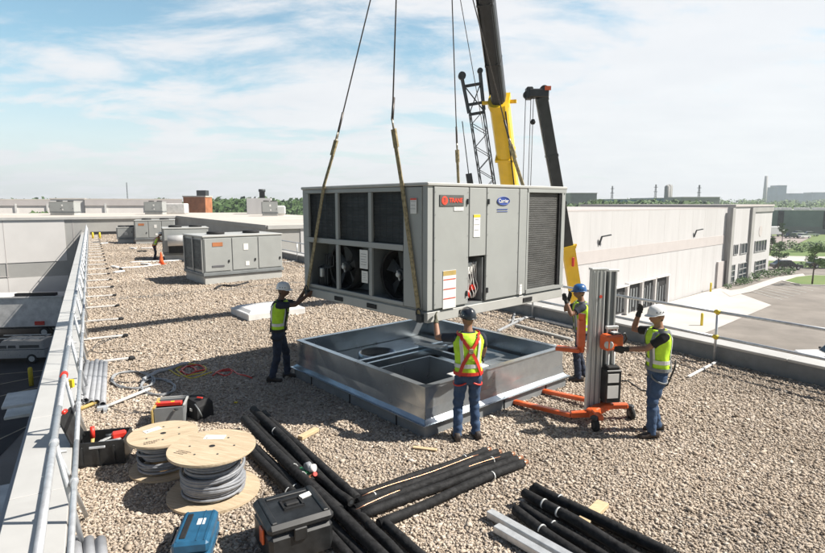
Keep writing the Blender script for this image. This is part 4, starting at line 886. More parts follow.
# slings: webbing strap, shackle, wire rope up to the spreader
def U2W(x, y, z): return uc + ur * x + ul * y + Vector((0, 0, z))
hook = Vector((.25, 10.0, 9.8))
tops = [Vector((.10, 9.95, 9.7)), Vector((-.16, 9.85, 9.7)), Vector((.55, 10.1, 9.7)), Vector((.18, 10.1, 9.7))]
sl_def = [(-1, ly(3.16), ly(2.52), 'sling on the far corner of the dark coil side, running up left of the others'), (-1, ly(.12), ly(.50), 'sling crossing the dark coil side next to the near corner'), (1, ly(3.1), ly(2.66), 'sling behind the unit rising left of the yellow boom'), (1, ly(.2), ly(.96), 'sling behind the unit crossing the yellow boom')]
ring_px = [(337, 137), (393, 125), (457, 147), (510, 142)]
ring_Y = [9.6, 8.15, 12.0, 10.8]
for (sg, yb, yt, lb), rp, rY, tp in zip(sl_def, ring_px, ring_Y, tops):
    xo = sg * (UL / 2 + .045); B = U2W(xo, yb, .10); T = U2W(xo, yt, H + .02); Rg = atY(rp[0], rp[1], rY)
    e = empty('lifting_sling', B, 0, lb, 'sling', 'lifting slings'); q = lambda p: Vector(p) - B
    n_ = ur * sg
    g = MB(); g.bar(q(B), q(T), .075, .012, up=n_); g.bar(q(T), q(Rg) + Vector((0, 0, -.06)), .07, .014, up=n_); g.build('webbing', 'sling', e)
    g = MB(); d = (Rg - T).normalized(); g.bar(q(Rg) - d * .32, q(Rg) - d * .06, .09, .03, up=n_); g.build('sewn_eye', 'sling', e)
    g = MB(); s1, s2, s3 = basis(d); c = q(Rg); g.tube([c + s1 * .055 * math.cos(a) + s3 * .075 * math.sin(a) for a in (i * math.pi / 8 for i in range(16))], .014, 8, close=True); g.cyl(c - s1 * .08 - s3 * .06, c + s1 * .08 - s3 * .06, .014, 8); g.build('shackle', 'shackle', e)
    g = MB(); g.cyl(c + s3 * .06, q(tp), .011, 8); g.cyl(c + s3 * .07, c + (q(tp) - c).normalized() * .42, .02, 8); g.build('wire_rope', 'steel', e)
    g = MB(); b0 = U2W(sg * (UL / 2 + .02), yb, .06) - B; g.box(b0, (.10, .10, .12), AU, bev=.01); g.tube([b0 + ul * .05 * math.cos(a) + Vector((0, 0, .08 + .06 * math.sin(a))) + n_ * .04 for a in (i * math.pi / 6 for i in range(12))], .012, 6, close=True); g.build('lifting_lug', 'pole', e)

# ================================================================== CRANES
TIP = Vector((.2, 9.95, 13.6)); CB = Vector((6.75, 30, -6.4))
cr1 = empty('mobile_crane', (CB.x, CB.y, GZ), 0, 'yellow mobile crane with black telescopic boom sections holding the unit', 'crane')
cq = lambda p: Vector(p) - Vector((CB.x, CB.y, GZ))
bd = (TIP - CB)
def bp_(t): return cq(CB + bd * t)
upv = Vector((0, 0, 1))
def boomseg(par, a, b, w, h, m, name='boom_section', lip=True):
    g = MB(); x = (b - a).normalized(); s = x.cross(upv).normalized(); u = s.cross(x); rings = []
    prof = [(-.5, .5), (.5, .5), (.5, -.15), (.36, -.42), (.15, -.5), (-.15, -.5), (-.36, -.42), (-.5, -.15)]
    for p in (a, b): rings.append([p + s * q[0] * w + u * q[1] * h for q in prof])
    g.loft(rings, True, False)
    if lip:
        L = (b - a).length; p0, p1 = b - x * .16, b + x * .02; g.loft([[p + s * q[0] * w * 1.14 + u * q[1] * h * 1.12 for q in prof] for p in (p0, p1)], True, False)
    return g.build(name, m, par)
boomseg(cr1, bp_(0), bp_(.635), .56, .62, 'yellow'); boomseg(cr1, bp_(.62), bp_(.90), .42, .46, 'boomgrey'); boomseg(cr1, bp_(.90), bp_(1.), .38, .44, 'boomgrey')
g = MB(); x = bd.normalized(); s = x.cross(upv).normalized()
g.bar(bp_(.645) + s * .217, bp_(.90) + s * .217, .012, .36, up=s.cross(x)); g.build('boom_stripe', 'boomlight', cr1)
g = MB(); g.cyl(bp_(.1) - Vector((0, 0, .3)), bp_(.42) - Vector((0, 0, .9)), .16, 14); g.build('lift_ram', 'alu', cr1)
g = MB(); u_ = s.cross(x); 
for tt in (.628, .44): g.bar(bp_(tt) - s * .5 + u_ * .2, bp_(tt) + s * .55 + u_ * .2, .10, .10)
g.cyl(bp_(.5) + s * .38, bp_(.5) + s * .5, .12, 12); g.build('boom_bracket', 'yellow', cr1)
g = MB(); g.cyl(bp_(.3) + u_ * .5 + s * .2, bp_(1.) + u_ * .5 + s * .25, .012, 6); g.cyl(bp_(.3) + u_ * .5 + s * .6, bp_(.98) + u_ * .55 + s * .9, .011, 6); g.cyl(bp_(1.), cq(hook) + Vector((0, 0, .7)), .014, 6); g.build('hoist_rope', 'steel', cr1)
for tt, ww in ((.50, .60), (.56, .60)):
    g = MB(); dq = bd.normalized(); g.bar(bp_(tt), bp_(tt) + dq * .10, ww, ww + .06, up=(0, 0, 1)); g.build('boom_collar', 'yellow', cr1)
g = MB(); g.cyl(bp_(.3) - s * .24 - u_ * .34, bp_(.63) - s * .24 - u_ * .34, .022, 6); g.cyl(bp_(.64) - s * .19 - u_ * .25, bp_(.9) - s * .19 - u_ * .25, .015, 6); g.build('hydraulic_hose', 'blackm', cr1)
for tt in (.68, .74, .80, .86): g = MB(); dq = bd.normalized(); g.bar(bp_(tt), bp_(tt) + dq * .05, .435, .475); g.build('wear_ring', 'boomgrey', cr1)
g = MB(); g.box(bp_(1.), (.5, .5, .6), bev=.08); g.build('boom_head', 'boomgrey', cr1)
g = MB(); g.lathe([(.2, -.12), (.26, -.1), (.26, .1), (.2, .12)], cq(hook) + Vector((0, 0, .45)), 16, (0, 1, 0)); g.bar(cq(hook) + Vector((-.45, -.2, -.02)), cq(hook) + Vector((.45, .2, -.02)), .1, .16); g.cyl(cq(hook), cq(hook) + Vector((0, 0, .3)), .04, 8); g.build('hook_block', 'yellow', cr1)
def carrier(par, c, L=11, body='yellow'):
    g = MB(); g.box(c + Vector((0, 0, 1.2)), (2.6, L, .6), bev=.05); g.build('carrier', body, par); MB().box(c + Vector((0, L / 2 - .4, 1.9)), (2.4, 2, 1.7), bev=.2).build('carrier_cab', body, par)
    MB().box(c + Vector((0, 0, 2.0)), (2.3, 4.2, 1.0), bev=.1).build('turntable', body, par); MB().box(c + Vector((-1.2, 1, 2.4)), (.9, 1.7, 1.6), bev=.15).build('operator_cab', 'glass', par)
    for y in (-L * .38, -L * .25, L * .2, L * .33):
        for x_ in (-1.1, 1.1): MB().lathe([(.4, -.16), (.6, -.16), (.62, 0), (.6, .16), (.4, .16)], c + Vector((x_, y, .62)), 18, (1, 0, 0)).build('wheel', 'tyre', par)
    for y in (-L * .46, L * .05): MB().box(c + Vector((0, y, .75)), (6.2, .3, .3)).build('outrigger', body, par)
carrier(cr1, Vector((0, 0, 0)))
# second crane: dark raised jib, yellow foot, seen right of the unit
Y2 = 31.
c2b = atY(583, 345, Y2 ); c2m = atY(567.5, 246, Y2 - .5); c2t = atY(541.5, 98, Y2 - 2.0)
cr2 = empty('mobile_crane', (c2b.x + .6, c2b.y, GZ), 0, 'second crane with dark jib and yellow foot, right of the lifted unit', 'crane'); o2 = Vector(cr2.location); q2 = lambda p: Vector(p) - o2
upv = Vector((0, -1, 0))
foot = q2(c2b) + (q2(c2b) - q2(c2m)).normalized() * 3.0
boomseg(cr2, foot, q2(c2m), .66, .55, 'yellow'); boomseg(cr2, q2(c2m), q2(c2t), .52, .45, 'boomgrey')
for k_ in (.3, .62):
    pq = q2(c2m).lerp(q2(c2t), k_); dq = (q2(c2t) - q2(c2m)).normalized(); MB().bar(pq, pq + dq * .14, .58, .52, up=(0, -1, 0)).build('boom_collar', 'boomgrey', cr2)
x = (q2(c2t) - q2(c2m)).normalized(); s = x.cross(upv).normalized()
MB().bar(q2(c2m) + s * -.30, q2(c2t) + s * -.30, .04, .06).build('jib_cable', 'boomlight', cr2)
MB().bar(q2(c2m) + s * .275, q2(c2t) + s * .275, .03, .30, up=Vector((0, -1, 0))).build('boom_stripe', 'boomlight', cr2)
hd = q2(atY(538, 94, Y2 - 2)); g = MB(); g.box(hd, (1.0, .6, .42), bev=.05); g.box(hd + Vector((-.45, 0, .02)), (.34, .5, .6), bev=.05); g.lathe([(.22, -.1), (.22, .1)], hd + Vector((.3, 0, .2)), 14, (0, 1, 0)); g.lathe([(.2, -.1), (.2, .1)], hd + Vector((-.55, 0, -.05)), 14, (0, 1, 0)); g.build('boom_head', 'boomgrey', cr2)
MB().box(hd + Vector((.42, -.3, .22)), (.3, .1, .2)).build('sheave_guard', 'orange', cr2)
g = MB()
for dx in (-.62, -.35, -.22): g.cyl(hd + Vector((dx, 0, 0)), hd + Vector((dx - .05, 0, -9)), .018, 6)
g.build('hoist_rope', 'steel', cr2); MB().lathe([(.08, 0), (.14, .1), (.08, .25)], hd + Vector((-.22, 0, -1.5)), 10).build('rope_weight', 'blackm', cr2)
g = MB(); g.box(q2(atY(573, 262, Y2 - .9)), (.14, .1, .5), bev=.03); g.build('marker_lamp', 'red', cr2)
g = MB(); cb_ = q2(c2m); g.bar(cb_ + Vector((-.55, 0, 0)), cb_ + Vector((.5, 0, .05)), .1, .14); g.build('boom_bracket', 'yellow', cr2)
carrier(cr2, Vector((0, 1.2, 0)), 9)
# lattice boom
Y3 = 33.; l0 = atY(505, 300, Y3); l1 = atY(471.5, 78, Y3); cr3 = empty('lattice_crane', (l0.x + 1, Y3, GZ), 0, 'black lattice crane boom left of the yellow boom', 'crane'); q3 = lambda p: Vector(p) - Vector(cr3.location)
a, b = q3(l0), q3(l1); a = a - (b - a).normalized() * 6; d = (b - a).normalized(); s = d.cross(Vector((0, 1, 0))).normalized(); u_ = s.cross(d); hw = .40; g = MB(); n = 26
bt = b - d * 1.9
for i in (-1, 1):
    for j in (-1, 1): g.bar(a + s * hw * i + u_ * hw * j, bt + s * hw * i + u_ * hw * j, .06, .06)
for k in range(n):
    p0 = a.lerp(bt, k / n); p1 = a.lerp(bt, (k + 1) / n)
    for j in (-1, 1): g.bar(p0 + s * hw * (1 if k % 2 else -1) + u_ * hw * j, p1 + s * hw * (-1 if k % 2 else 1) + u_ * hw * j, .035, .035); g.bar(p0 + s * hw * j + u_ * hw * (1 if k % 2 else -1), p1 + s * hw * j - u_ * hw * (1 if k % 2 else -1), .035, .035)
g.build('lattice_boom', 'boomgrey', cr3)
g = MB()
for i in (-1, 1):
    g.bar(bt + s * hw * i * 1.1 + u_ * .2, b + s * hw * i * 1.35 + d * (.4 if i < 0 else .3) + u_ * .2, .07, .16); g.bar(bt + s * hw * i * 1.1 - u_ * .2, b + s * hw * i * 1.35 + d * (.2 if i < 0 else .4) - u_ * .2, .07, .12)
for k_ in (-.1, .45, 1.5): g.bar(bt + d * k_ - s * hw * 1.1, bt + d * k_ + s * hw * 1.1, .10, .16)
g.bar(bt - s * hw, bt + d * 1.4 + s * hw, .05, .06); g.bar(bt + s * hw, bt + d * 1.4 - s * hw, .05, .06)
g.lathe([(.22, -.15), (.22, .15)], b + s * hw * 1.3 + d * .2, 12, u_); g.lathe([(.16, -.12), (.16, .12)], b - s * hw * 1.35 + d * .3, 12, u_)
g.build('boom_head', 'boomgrey', cr3)
g = MB(); g.bar(a + s * 1.0, bt + s * 1.0 - d * 3.4, .34, .3, up=Vector((0, -1, 0))); g.cyl(bt + s * .9 - d * .4, bt + s * 1.0 - d * 3.4, .03, 6); g.build('ladder_cage', 'boomgrey', cr3)
g = MB(); g.box((-.3, 0, 1.6), (3, 5, 2), bev=.1); g.build('crane_house', 'yellow', cr3)
for x_ in (-1.6, 1.2): MB().box((x_, 0, .5), (.8, 6, 1.0), bev=.3).build('crawler_track', 'blackm', cr3)
# ================================================================== PEOPLE
def bake(o, voxel, smooth=2, disp=None):
    m = o.modifiers.new('r', 'REMESH'); m.mode = 'VOXEL'; m.voxel_size = voxel; m.use_smooth_shade = True
    if smooth: s = o.modifiers.new('s', 'SMOOTH'); s.factor = .5; s.iterations = smooth
    bpy.context.view_layer.update()
    me = bpy.data.meshes.new_from_object(o.evaluated_get(bpy.context.evaluated_depsgraph_get())); o.modifiers.clear()
    old = o.data; mm = old.materials[0]; o.data = me
    if not me.materials: me.materials.append(mm)
    me.name = o.name; bpy.data.meshes.remove(old); return o
TOR = [(.84, .150, .105), (.92, .172, .122), (1.0, .165, .118), (1.10, .155, .112), (1.20, .162, .120), (1.30, .180, .130), (1.38, .192, .128), (1.44, .185, .112), (1.48, .140, .092), (1.51, .085, .075), (1.535, .064, .066)]
def torz(z):
    for (a, b, c), (d, e, f) in zip(TOR, TOR[1:]):
        if z <= d: k = max(0, (z - a) / (d - a)); return b + (e - b) * k, c + (f - c) * k
    return TOR[-1][1:]
def person(loc, rz, label, hands, feet=((-.13, .02), (.13, -.05)), lean=.04, skin='skin', tee='navy', jeans='jeans', hat='hatw', gloves=None, strap='red', head=(0, 0), scale=1., hints=None, curl=1.3, group='roofing crew', hair=True, side=0., vestm='lime', shortsleeve=True):
    e = empty('person', loc, rz, label, 'person', group); e.scale = (scale,) * 3
    Mi = (Matrix.Translation(Vector(loc)) @ Matrix.Rotation(rz, 4, 'Z') @ Matrix.Diagonal((scale,) * 3 + (1,))).inverted()
    sh = lambda p: Vector((p[0] + side * max(0, p[2] - .95), p[1] + lean * max(0, p[2] - .92) ** 1.2 * 2.2, p[2]))
    def tp(th, z, off=0.):
        rx, ry = torz(z); d = Vector((math.sin(th) * (rx + off), math.cos(th) * (ry + off), z)); return sh(d)
    def torso(mb, off, z0, z1, seg=28, wr=0.):
        zs = [z0 + (z1 - z0) * i / 22 for i in range(23)]
        mb.loft([[tp(2 * math.pi * j / seg, z, off + wr * math.sin(j * 1.9 + z * 31) * math.sin(z * 47 + j)) for j in range(seg)] for z in zs])
    S = {s: sh(Vector((s * .182, 0, 1.43))) for s in (-1, 1)}
    arms = {}
    for s in (-1, 1):
        tgt, hint = hands[s]
        T = Mi @ Vector(tgt) if tgt is not None else S[s] + Vector((s * .10, .12, -.52))
        d = T - S[s]; L1, L2 = .29, .265; D = min(d.length, L1 + L2 - .004); d.normalize(); T = S[s] + d * D
        a = (L1 ** 2 - L2 ** 2 + D ** 2) / (2 * D); hh = math.sqrt(max(0, L1 ** 2 - a * a)); hv = Vector(hint or (s * .5, -.4, -1)); hv = (hv - d * hv.dot(d)).normalized()
        arms[s] = (S[s], S[s] + d * a + hv * hh, T)
    legs = {}
    for s, f in zip((-1, 1), feet):
        h = Vector((s * .092, 0, .90)); A = Vector((f[0], f[1], .085)); d = A - h; L1, L2 = .425, .405; D = min(d.length, L1 + L2 - .003); d.normalize(); a = (L1 ** 2 - L2 ** 2 + D ** 2) / (2 * D); hh = math.sqrt(max(0, L1 ** 2 - a * a)); hv = Vector((0, 1, 0)); hv = (hv - d * hv.dot(d)).normalized()
        legs[s] = (h, h + d * a + hv * hh, A)
    def limb(mb, P, rs, seg=12):
        p0, p1, p2 = P; pts = []; rad = []
        for i in range(7): t = i / 6; pts.append(p0.lerp(p1, t)); rad.append(rs[0] + (rs[1] - rs[0]) * t)
        for i in range(1, 7): t = i / 6; pts.append(p1.lerp(p2, t)); b = 1 + .12 * math.sin(t * math.pi); rad.append((rs[1] + (rs[2] - rs[1]) * t) * b)
        mb.tube(pts, rad, seg)
    def hand(mb, P, grow=0.):
        el, w = P[1], P[2]; d = (w - el).normalized(); side_ = Vector((0, 0, 1)).cross(d)
        if side_.length < .3: side_ = Vector((1, 0, 0))
        side_.normalize(); n = side_.cross(d).normalized(); up = side_; pn = n   # palm plane spanned by d and up
        up, pn = (n, side_)
        g_ = 1 + grow
        rings = [[w + d * y + up * (math.cos(a) * wx_ * g_) + pn * (math.sin(a) * tz_ * g_) for a in (k * math.pi / 6 for k in range(12))] for y, wx_, tz_ in ((-.03, .026, .022), (.0, .028, .02), (.04, .041, .019), (.08, .044, .017), (.095, .038, .014))]
        mb.loft(rings)
        for i, (o, L) in enumerate(((.033, .066), (.012, .076), (-.011, .071), (-.032, .056))):
            p = w + d * .085 + up * o; dd = d.copy(); pts = [p - d * .015, p]
            for k, ll in enumerate((.45, .32, .25)):
                ang = curl * (.35 if k == 0 else .55) * (1 + .1 * i); dd = (dd * math.cos(ang) + pn * math.sin(ang) * (-1)).normalized(); pn2 = pn; p = p + dd * L * ll; pts.append(p)
            mb.tube(pts, [.0095 * g_, .0095 * g_, .009 * g_, .0085 * g_, .007 * g_], 7)
        p = w + d * .025 + up * .03; q = p + (d * .5 + up * .7 - pn * .4).normalized() * .035; r_ = q + (d * .9 + up * .1 - pn * .5).normalized() * .03; mb.tube([p - up * .02, p, q, r_], [.012 * g_, .012 * g_, .0105 * g_, .008 * g_], 7)
    # body: one continuous surface
    g = MB(); torso(g, -.016, .86, 1.53)
    nb_ = sh(Vector((0, -.005, 1.50))); hb = sh(Vector((0, .012, 1.62))); g.tube([nb_, nb_.lerp(hb, .5), hb], [.066, .056, .055], 14)
    hc = sh(Vector((0, .022, 1.675))); HR = Matrix.Rotation(head[0], 3, 'Z') @ Matrix.Rotation(head[1], 3, 'X')
    rings = []
    for i in range(1, 18):
        ph = math.pi * i / 18; z = math.cos(ph); r = math.sin(ph); ring = []
        for j in range(22):
            a = 2 * math.pi * j / 22; x = math.sin(a) * r; y = math.cos(a) * r
            X = x * .074 * (1 - .22 * max(0, -z)); Y = y * (.092 if y > 0 else .098) * (1 - .10 * max(0, -z) * (y < 0)); Z = z * .118
            if y > .0: Y += .006 * math.exp(-((z + .75) / .2) ** 2) - .006 * math.exp(-((z - .05) / .16) ** 2) * (abs(x) > .2)
            ring.append(hc + HR @ Vector((X, Y, Z)))
        rings.append(ring)
    g.loft(rings)
    H_ = lambda x, y, z: hc + HR @ Vector((x, y, z))
    g.tube([H_(0, .086, .012), H_(0, .103, -.018), H_(0, .108, -.030), H_(0, .092, -.036)], [.007, .010, .013, .009], 8)
    g.tube([H_(-.022, .083, -.058), H_(0, .092, -.056), H_(.022, .083, -.058)], [.004, .0075, .004], 6); g.tube([H_(-.02, .08, -.07), H_(0, .089, -.069), H_(.02, .08, -.07)], [.004, .0075, .004], 6)
    for s in (-1, 1): g.tube([H_(s * .074, -.004, .02), H_(s * .083, -.014, .008), H_(s * .08, -.008, -.022)], [.010, .014, .008], 8)
    for s in (-1, 1): limb(g, arms[s], (.050, .041, .028)); limb(g, legs[s], (.078, .052, .040))
    if gloves is None:
        for s in (-1, 1): hand(g, arms[s])
    b = g.build('body', skin, e, fix=False); bake(b, .0085, 2)
    if gloves is not None:
        for s in (-1, 1):
            g = MB(); hand(g, arms[s], .16); d = (arms[s][2] - arms[s][1]).normalized(); g.cyl(arms[s][2] - d * .05, arms[s][2] + d * .01, .040, 12, .034); bake(g.build('glove', gloves, e, fix=False), .006, 1)
    g = MB()
    for s in (-1, 1): g.lathe([(.002, -.009), (.009, 0), (.002, .009)], H_(s * .031, .0795, .014), 8)
    g.build('eyes', 'blackm', e)
    if hair:
        g = MB(); rings = []
        for i in range(6):
            z = .045 - i * .021; rings.append([H_(math.sin(a) * (.080 - .004 * i), math.cos(a) * (.104 - .006 * i) - .004, z) for a in (math.pi * (.62 + .76 * j / 14) for j in range(15))] + [H_(math.sin(a) * .05, math.cos(a) * .06, z) for a in (math.pi * (1.38 - .76 * j / 6) for j in range(7))])
        g.loft(rings); g.build('hair', 'hair', e)
    # shirt
    g = MB(); torso(g, .003, .92, 1.515, wr=.003)
    for s in (-1, 1):
        A_, E_, W_ = arms[s]; k = .66 if shortsleeve else .96; pts = [A_.lerp(E_, k * i / 6) for i in range(7)]; g.tube([A_ + Vector((-s * .05, 0, .0))] + pts, [.05, .068, .068, .066, .064, .062, .062, .064], 14)
    bake(g.build('t_shirt', tee, e, fix=False), .011, 2)
    # jeans
    g = MB(); g.loft([[tp(2 * math.pi * j / 24, z, o) for j in range(24)] for z, o in ((.80, -.03), (.84, .0), (.90, .006), (.96, .006), (1.01, .004))])
    for s in (-1, 1):
        h, K, A = legs[s]; pts = []; rad = []
        n = 34
        for i in range(n + 1):
            t = i / n; p = h.lerp(K, t * 2) if t < .5 else K.lerp(A + Vector((0, 0, -.015)), t * 2 - 1)
            r = .098 + (.070 - .098) * (t * 2) if t < .5 else .070 + (.062 - .070) * (t * 2 - 1)
            fold = .0055 * math.sin(i * 1.35 + s) * (1.2 if (.4 < t < .6 or t > .82) else .35); pts.append(p + Vector((.004 * math.sin(i * 1.1), .004 * math.cos(i * .9 + s), 0))); rad.append(r + fold)
        g.tube(pts, rad, 16)
    bake(g.build('jeans', jeans, e, fix=False), .010, 1)
    for s, f in zip((-1, 1), feet):
        g = MB(); rings = []
        for y, wv, hv in ((-.095, .028, .05), (-.085, .040, .10), (-.03, .044, .12), (.03, .044, .10), (.08, .048, .075), (.14, .050, .06), (.175, .042, .05), (.19, .022, .03)):
            rings.append([Vector((f[0] + s * .01 + math.copysign(abs(math.cos(a)) ** .6, math.cos(a)) * wv, f[1] + y, .012 + hv / 2 + math.copysign(abs(math.sin(a)) ** .6, math.sin(a)) * hv / 2)) for a in (k * math.pi / 7 for k in range(14))])
        g.loft(rings); bt_ = g.build('boot', 'leather', e)
        MB().box((f[0] + s * .01, f[1] + .045, .008), (.10, .28, .022), bev=.008).build('sole', 'blackm', bt_)
    # vest, tape, harness
    g = MB(); torso(g, .020, .955, 1.50, 36, .007); g.build('vest', vestm, e)
    def ribbon(mb, P, w, th=.005, close=False):
        rings = []; n = len(P)
        for i, (p, nn) in enumerate(P):
            a = P[(i - 1) % n][0] if (close or i) else p; b_ = P[(i + 1) % n][0] if (close or i < n - 1) else p; t_ = (b_ - a).normalized(); s_ = t_.cross(nn).normalized() * w / 2; nn = nn.normalized() * th
            rings.append([p - s_, p + s_, p + s_ + nn, p - s_ + nn])
        mb.loft(rings, not close, False, close)
    def path(pts, off, steps=8):
        out = []
        for (a0, z0), (a1, z1) in zip(pts, pts[1:]):
            for i in range(steps):
                k = i / steps; th = a0 + (a1 - a0) * k; z = z0 + (z1 - z0) * k; out.append((tp(th, z, off), Vector((math.sin(th), math.cos(th), .25 if z > 1.4 else 0))))
        th, z = pts[-1]; out.append((tp(th, z, off), Vector((math.sin(th), math.cos(th), .25 if z > 1.4 else 0)))); return out
    g = MB(); ribbon(g, path([(0, 1.07), (math.pi, 1.07), (2 * math.pi - .01, 1.07)], .026, 14), .052); 
    for a in (-.6, .6, math.pi - .62, math.pi + .62): ribbon(g, path([(a, 1.10), (a, 1.47)], .026), .048)
    g.build('reflective_tape', 'silver', e)
    g = MB(); ST = .046
    for s in (-1, 1):
        ribbon(g, path([(s * .42, .96), (s * .45, 1.25), (s * .62, 1.44), (s * .95, 1.49)], .032), ST); ribbon(g, path([(s * .95, 1.49), (s * (math.pi - .75), 1.485), (s * (math.pi - .45), 1.42), (s * math.pi, 1.28)], .032), ST)
        ribbon(g, path([(s * math.pi, 1.28), (s * (math.pi + .55), 1.10), (s * (math.pi + .85), .94)], .034), ST)
    ribbon(g, path([(0, .965), (math.pi, .965), (2 * math.pi - .01, .965)], .03, 14), ST); ribbon(g, path([(-.42, 1.27), (.42, 1.27)], .034), ST * .7)
    g.build('harness', strap, e)
    for s in (-1, 1):
        h, K, A = legs[s]; c = h.lerp(K, .16); d = (K - h).normalized(); tilt = (d + Vector((s * -.45, 0, 0))).normalized(); u1, u2, _ = basis(tilt); g = MB(); g.tube([c + u1 * .108 * math.cos(a) + u2 * .104 * math.sin(a) for a in (i * math.pi / 10 for i in range(20))], .012, 6, close=True); g.build('leg_loop', strap, e)
    p = tp(math.pi, 1.28, .04); MB().box(p, (.06, .012, .07), bev=.01).build('dorsal_ring', 'silver' if strap == 'blackm' else 'shackle', e)
    # hard hat
    g = MB(); rings = []
    for r, z in ((.112, .030), (.116, .036), (.113, .05), (.107, .085), (.090, .122), (.060, .146), (.025, .156), (.004, .158)):
        rings.append([H_(math.sin(a) * r * .93, math.cos(a) * r * 1.12 - .002, z + (.012 if abs(math.sin(a)) < .35 and z > .1 else 0) * .6) for a in (2 * math.pi * j / 28 for j in range(28))])
    g.loft(rings); hh_ = g.build('hard_hat', hat, e)
    g = MB(); rings = []
    for q, zz in ((.098, .030), (1.0, .026), (1.02, .032), (.098, .042)):
        rings.append([H_(math.sin(a) * (.096 if q < 1 else .124) * .95, (math.cos(a) * (.115 if q < 1 else (.168 if math.cos(a) > 0 else .138))), zz - (.012 if q >= 1 and math.cos(a) > .4 else 0)) for a in (2 * math.pi * j / 28 for j in range(28))])
    g.loft(rings, False, True, True); g.build('brim', hat, hh_)
    g = MB()
    for a in (1.2, 1.57, 1.94, -1.2, -1.57, -1.94): g.lathe([(.008, 0), (.008, .004)], H_(math.sin(a) * .104, math.cos(a) * .124, .068), 8, HR @ Vector((math.sin(a), math.cos(a), .2)))
    g.build('vent', 'blackm' if hat != 'hatd' else 'paper', hh_)
    return e
w1 = person((.76, 7.33, 0), R(8), 'worker seen from behind, lime vest, orange harness, dark hard hat, hand on the unit corner', {-1: (atY(436, 321, 7.70), (-.6, -.3, -1)), 1: (Vector((1.02, 7.86, .98)), (.8, -.5, -.4))}, feet=((-.14, .0), (.13, .03)), tee='navy', hat='hatd', gloves='glove_o', strap='red', head=(R(18), R(6)), scale=1.01, lean=.03, curl=.5)
w2 = person((-2.46, 9.95, 0), R(-88), 'worker in lime vest and white hard hat pushing the far left corner of the unit', {-1: (Vector((-2.03, 10.22, 1.60)), (-.5, -.3, -1)), 1: (Vector((-1.93, 9.98, 1.57)), (.5, -.3, -1))}, feet=((-.13, .12), (.12, -.12)), skin='skin_d', tee='navy', jeans='jeans_d', hat='hatw', strap='blackm', head=(0, R(-4)), lean=.06, scale=1.0, curl=.8)
w3 = person((3.42, 7.50, 0), R(92), 'worker in black tee and white hard hat at the orange lift, one hand raised', {-1: (Vector((2.96, 7.52, 1.235)), (.0, -.6, -1)), 1: (atY(639, 313, 7.85), (.7, .4, -.7))}, feet=((-.13, .10), (.12, -.10)), tee='blacktee', hat='hatw', gloves='glove', strap='skirt', head=(0, R(-6)), lean=.02, scale=1.02, curl=.7)
w4 = person((3.10, 9.95, 0), R(85), 'worker in blue hard hat behind the aluminium mast, hands on the right unit corner', {-1: (atY(566, 301, 9.75), (-.2, -.5, -1)), 1: (atY(569, 298, 10.15), (.2, -.5, -1))}, feet=((-.12, .05), (.12, -.1)), tee='navy', jeans='jeans_d', hat='hatb', gloves='glove', strap='skirt', lean=.03, scale=.98, curl=.7)
pf = at(155, 259.5); w5 = person((pf.x, pf.y, 0), R(-60), 'distant worker in lime vest standing between the far rooftop units', {-1: (Vector((pf.x + .5, pf.y + .2, 1.0)), None), 1: (Vector((pf.x + .5, pf.y - .2, 1.05)), None)}, tee='tan', jeans='jeans_d', hat='hatw', strap='red', lean=.25, scale=.86)
# ================================================================== MATERIAL LIFT
LF = Vector((-.70, .714, 0)); LS = Vector((.714, .70, 0))       # forward (towards the unit) and sideways
lo_ = Vector((2.74, 8.14, 0)); AL = math.atan2(LF.y, LF.x)
lift = empty('material_lift', lo_, AL, 'orange material lift with tall aluminium mast, forks and battery box, right of the curb', 'material lift')
# local x = forward, local y = left of forward (towards the camera side)
for y in (.42, -.36):
    g = MB(); g.bar((-.12, y * .55, .16), (.12, y, .13), .10, .09, bev=.012); g.bar((.10, y, .12), (1.22, y, .055), .095, .065, bev=.012); g.bar((1.2, y, .06), (1.30, y, .04), .095, .04, bev=.012); g.build('base_leg', 'orange', lift)
    MB().lathe([(.02, -.035), (.045, -.035), (.045, .035), (.02, .035)], (1.14, y, .045), 14, (0, 1, 0)).build('roller', 'tyre', lift)
g = MB(); g.bar((-.12, -.28, .17), (-.12, .30, .17), .14, .13, bev=.015); g.bar((-.1, .0, .2), (-.42, -.30, .22), .09, .08, bev=.015); g.bar((-.1, .2, .2), (-.36, .42, .20), .09, .08, bev=.015); g.build('base_frame', 'orange', lift)
for (x, y) in ((-.46, -.34), (-.30, .46)):
    g = MB(); g.lathe([(.04, -.028), (.088, -.028), (.094, 0), (.088, .028), (.04, .028)], (x, y, .096), 20, (.6, .8, 0)); cs = g.build('caster_wheel', 'tyre', lift)
    MB().lathe([(.042, -.032), (.042, .032)], (x, y, .096), 12, (.6, .8, 0)).build('rim', 'pole', cs); MB().box((x + .02, y, .20), (.10, .09, .05), bev=.01).build('caster_fork', 'pole', cs)
a45 = -AL + R(8)
def mastpart(nm, c, w, d, z0, z1, m, flutes=0, par=lift):
    g = MB(); g.box((c[0], c[1], (z0 + z1) / 2), (w, d, z1 - z0), a45, bev=.008)
    Rz = Matrix.Rotation(a45, 3, 'Z')
    for i in range(flutes):
        p = Rz @ Vector((-w / 2 + w * (i + .5) / flutes, -d / 2 - .004, 0)); g.box((c[0] + p.x, c[1] + p.y, (z0 + z1) / 2), (w / flutes * .35, .012, z1 - z0 - .01), a45)
    return g.build(nm, m, par)
m1 = mastpart('mast', (0, 0), .215, .10, .10, 2.27, 'alu', 4)
m2 = mastpart('rear_mast', (.02, -.17), .11, .10, .16, 2.26, 'alu', 2); 
Rz = Matrix.Rotation(a45, 3, 'Z')
def LPt(x, y, z): p = Rz @ Vector((x, y, 0)); return Vector((p.x, p.y, z))   # mast-aligned coordinates: x right, y away
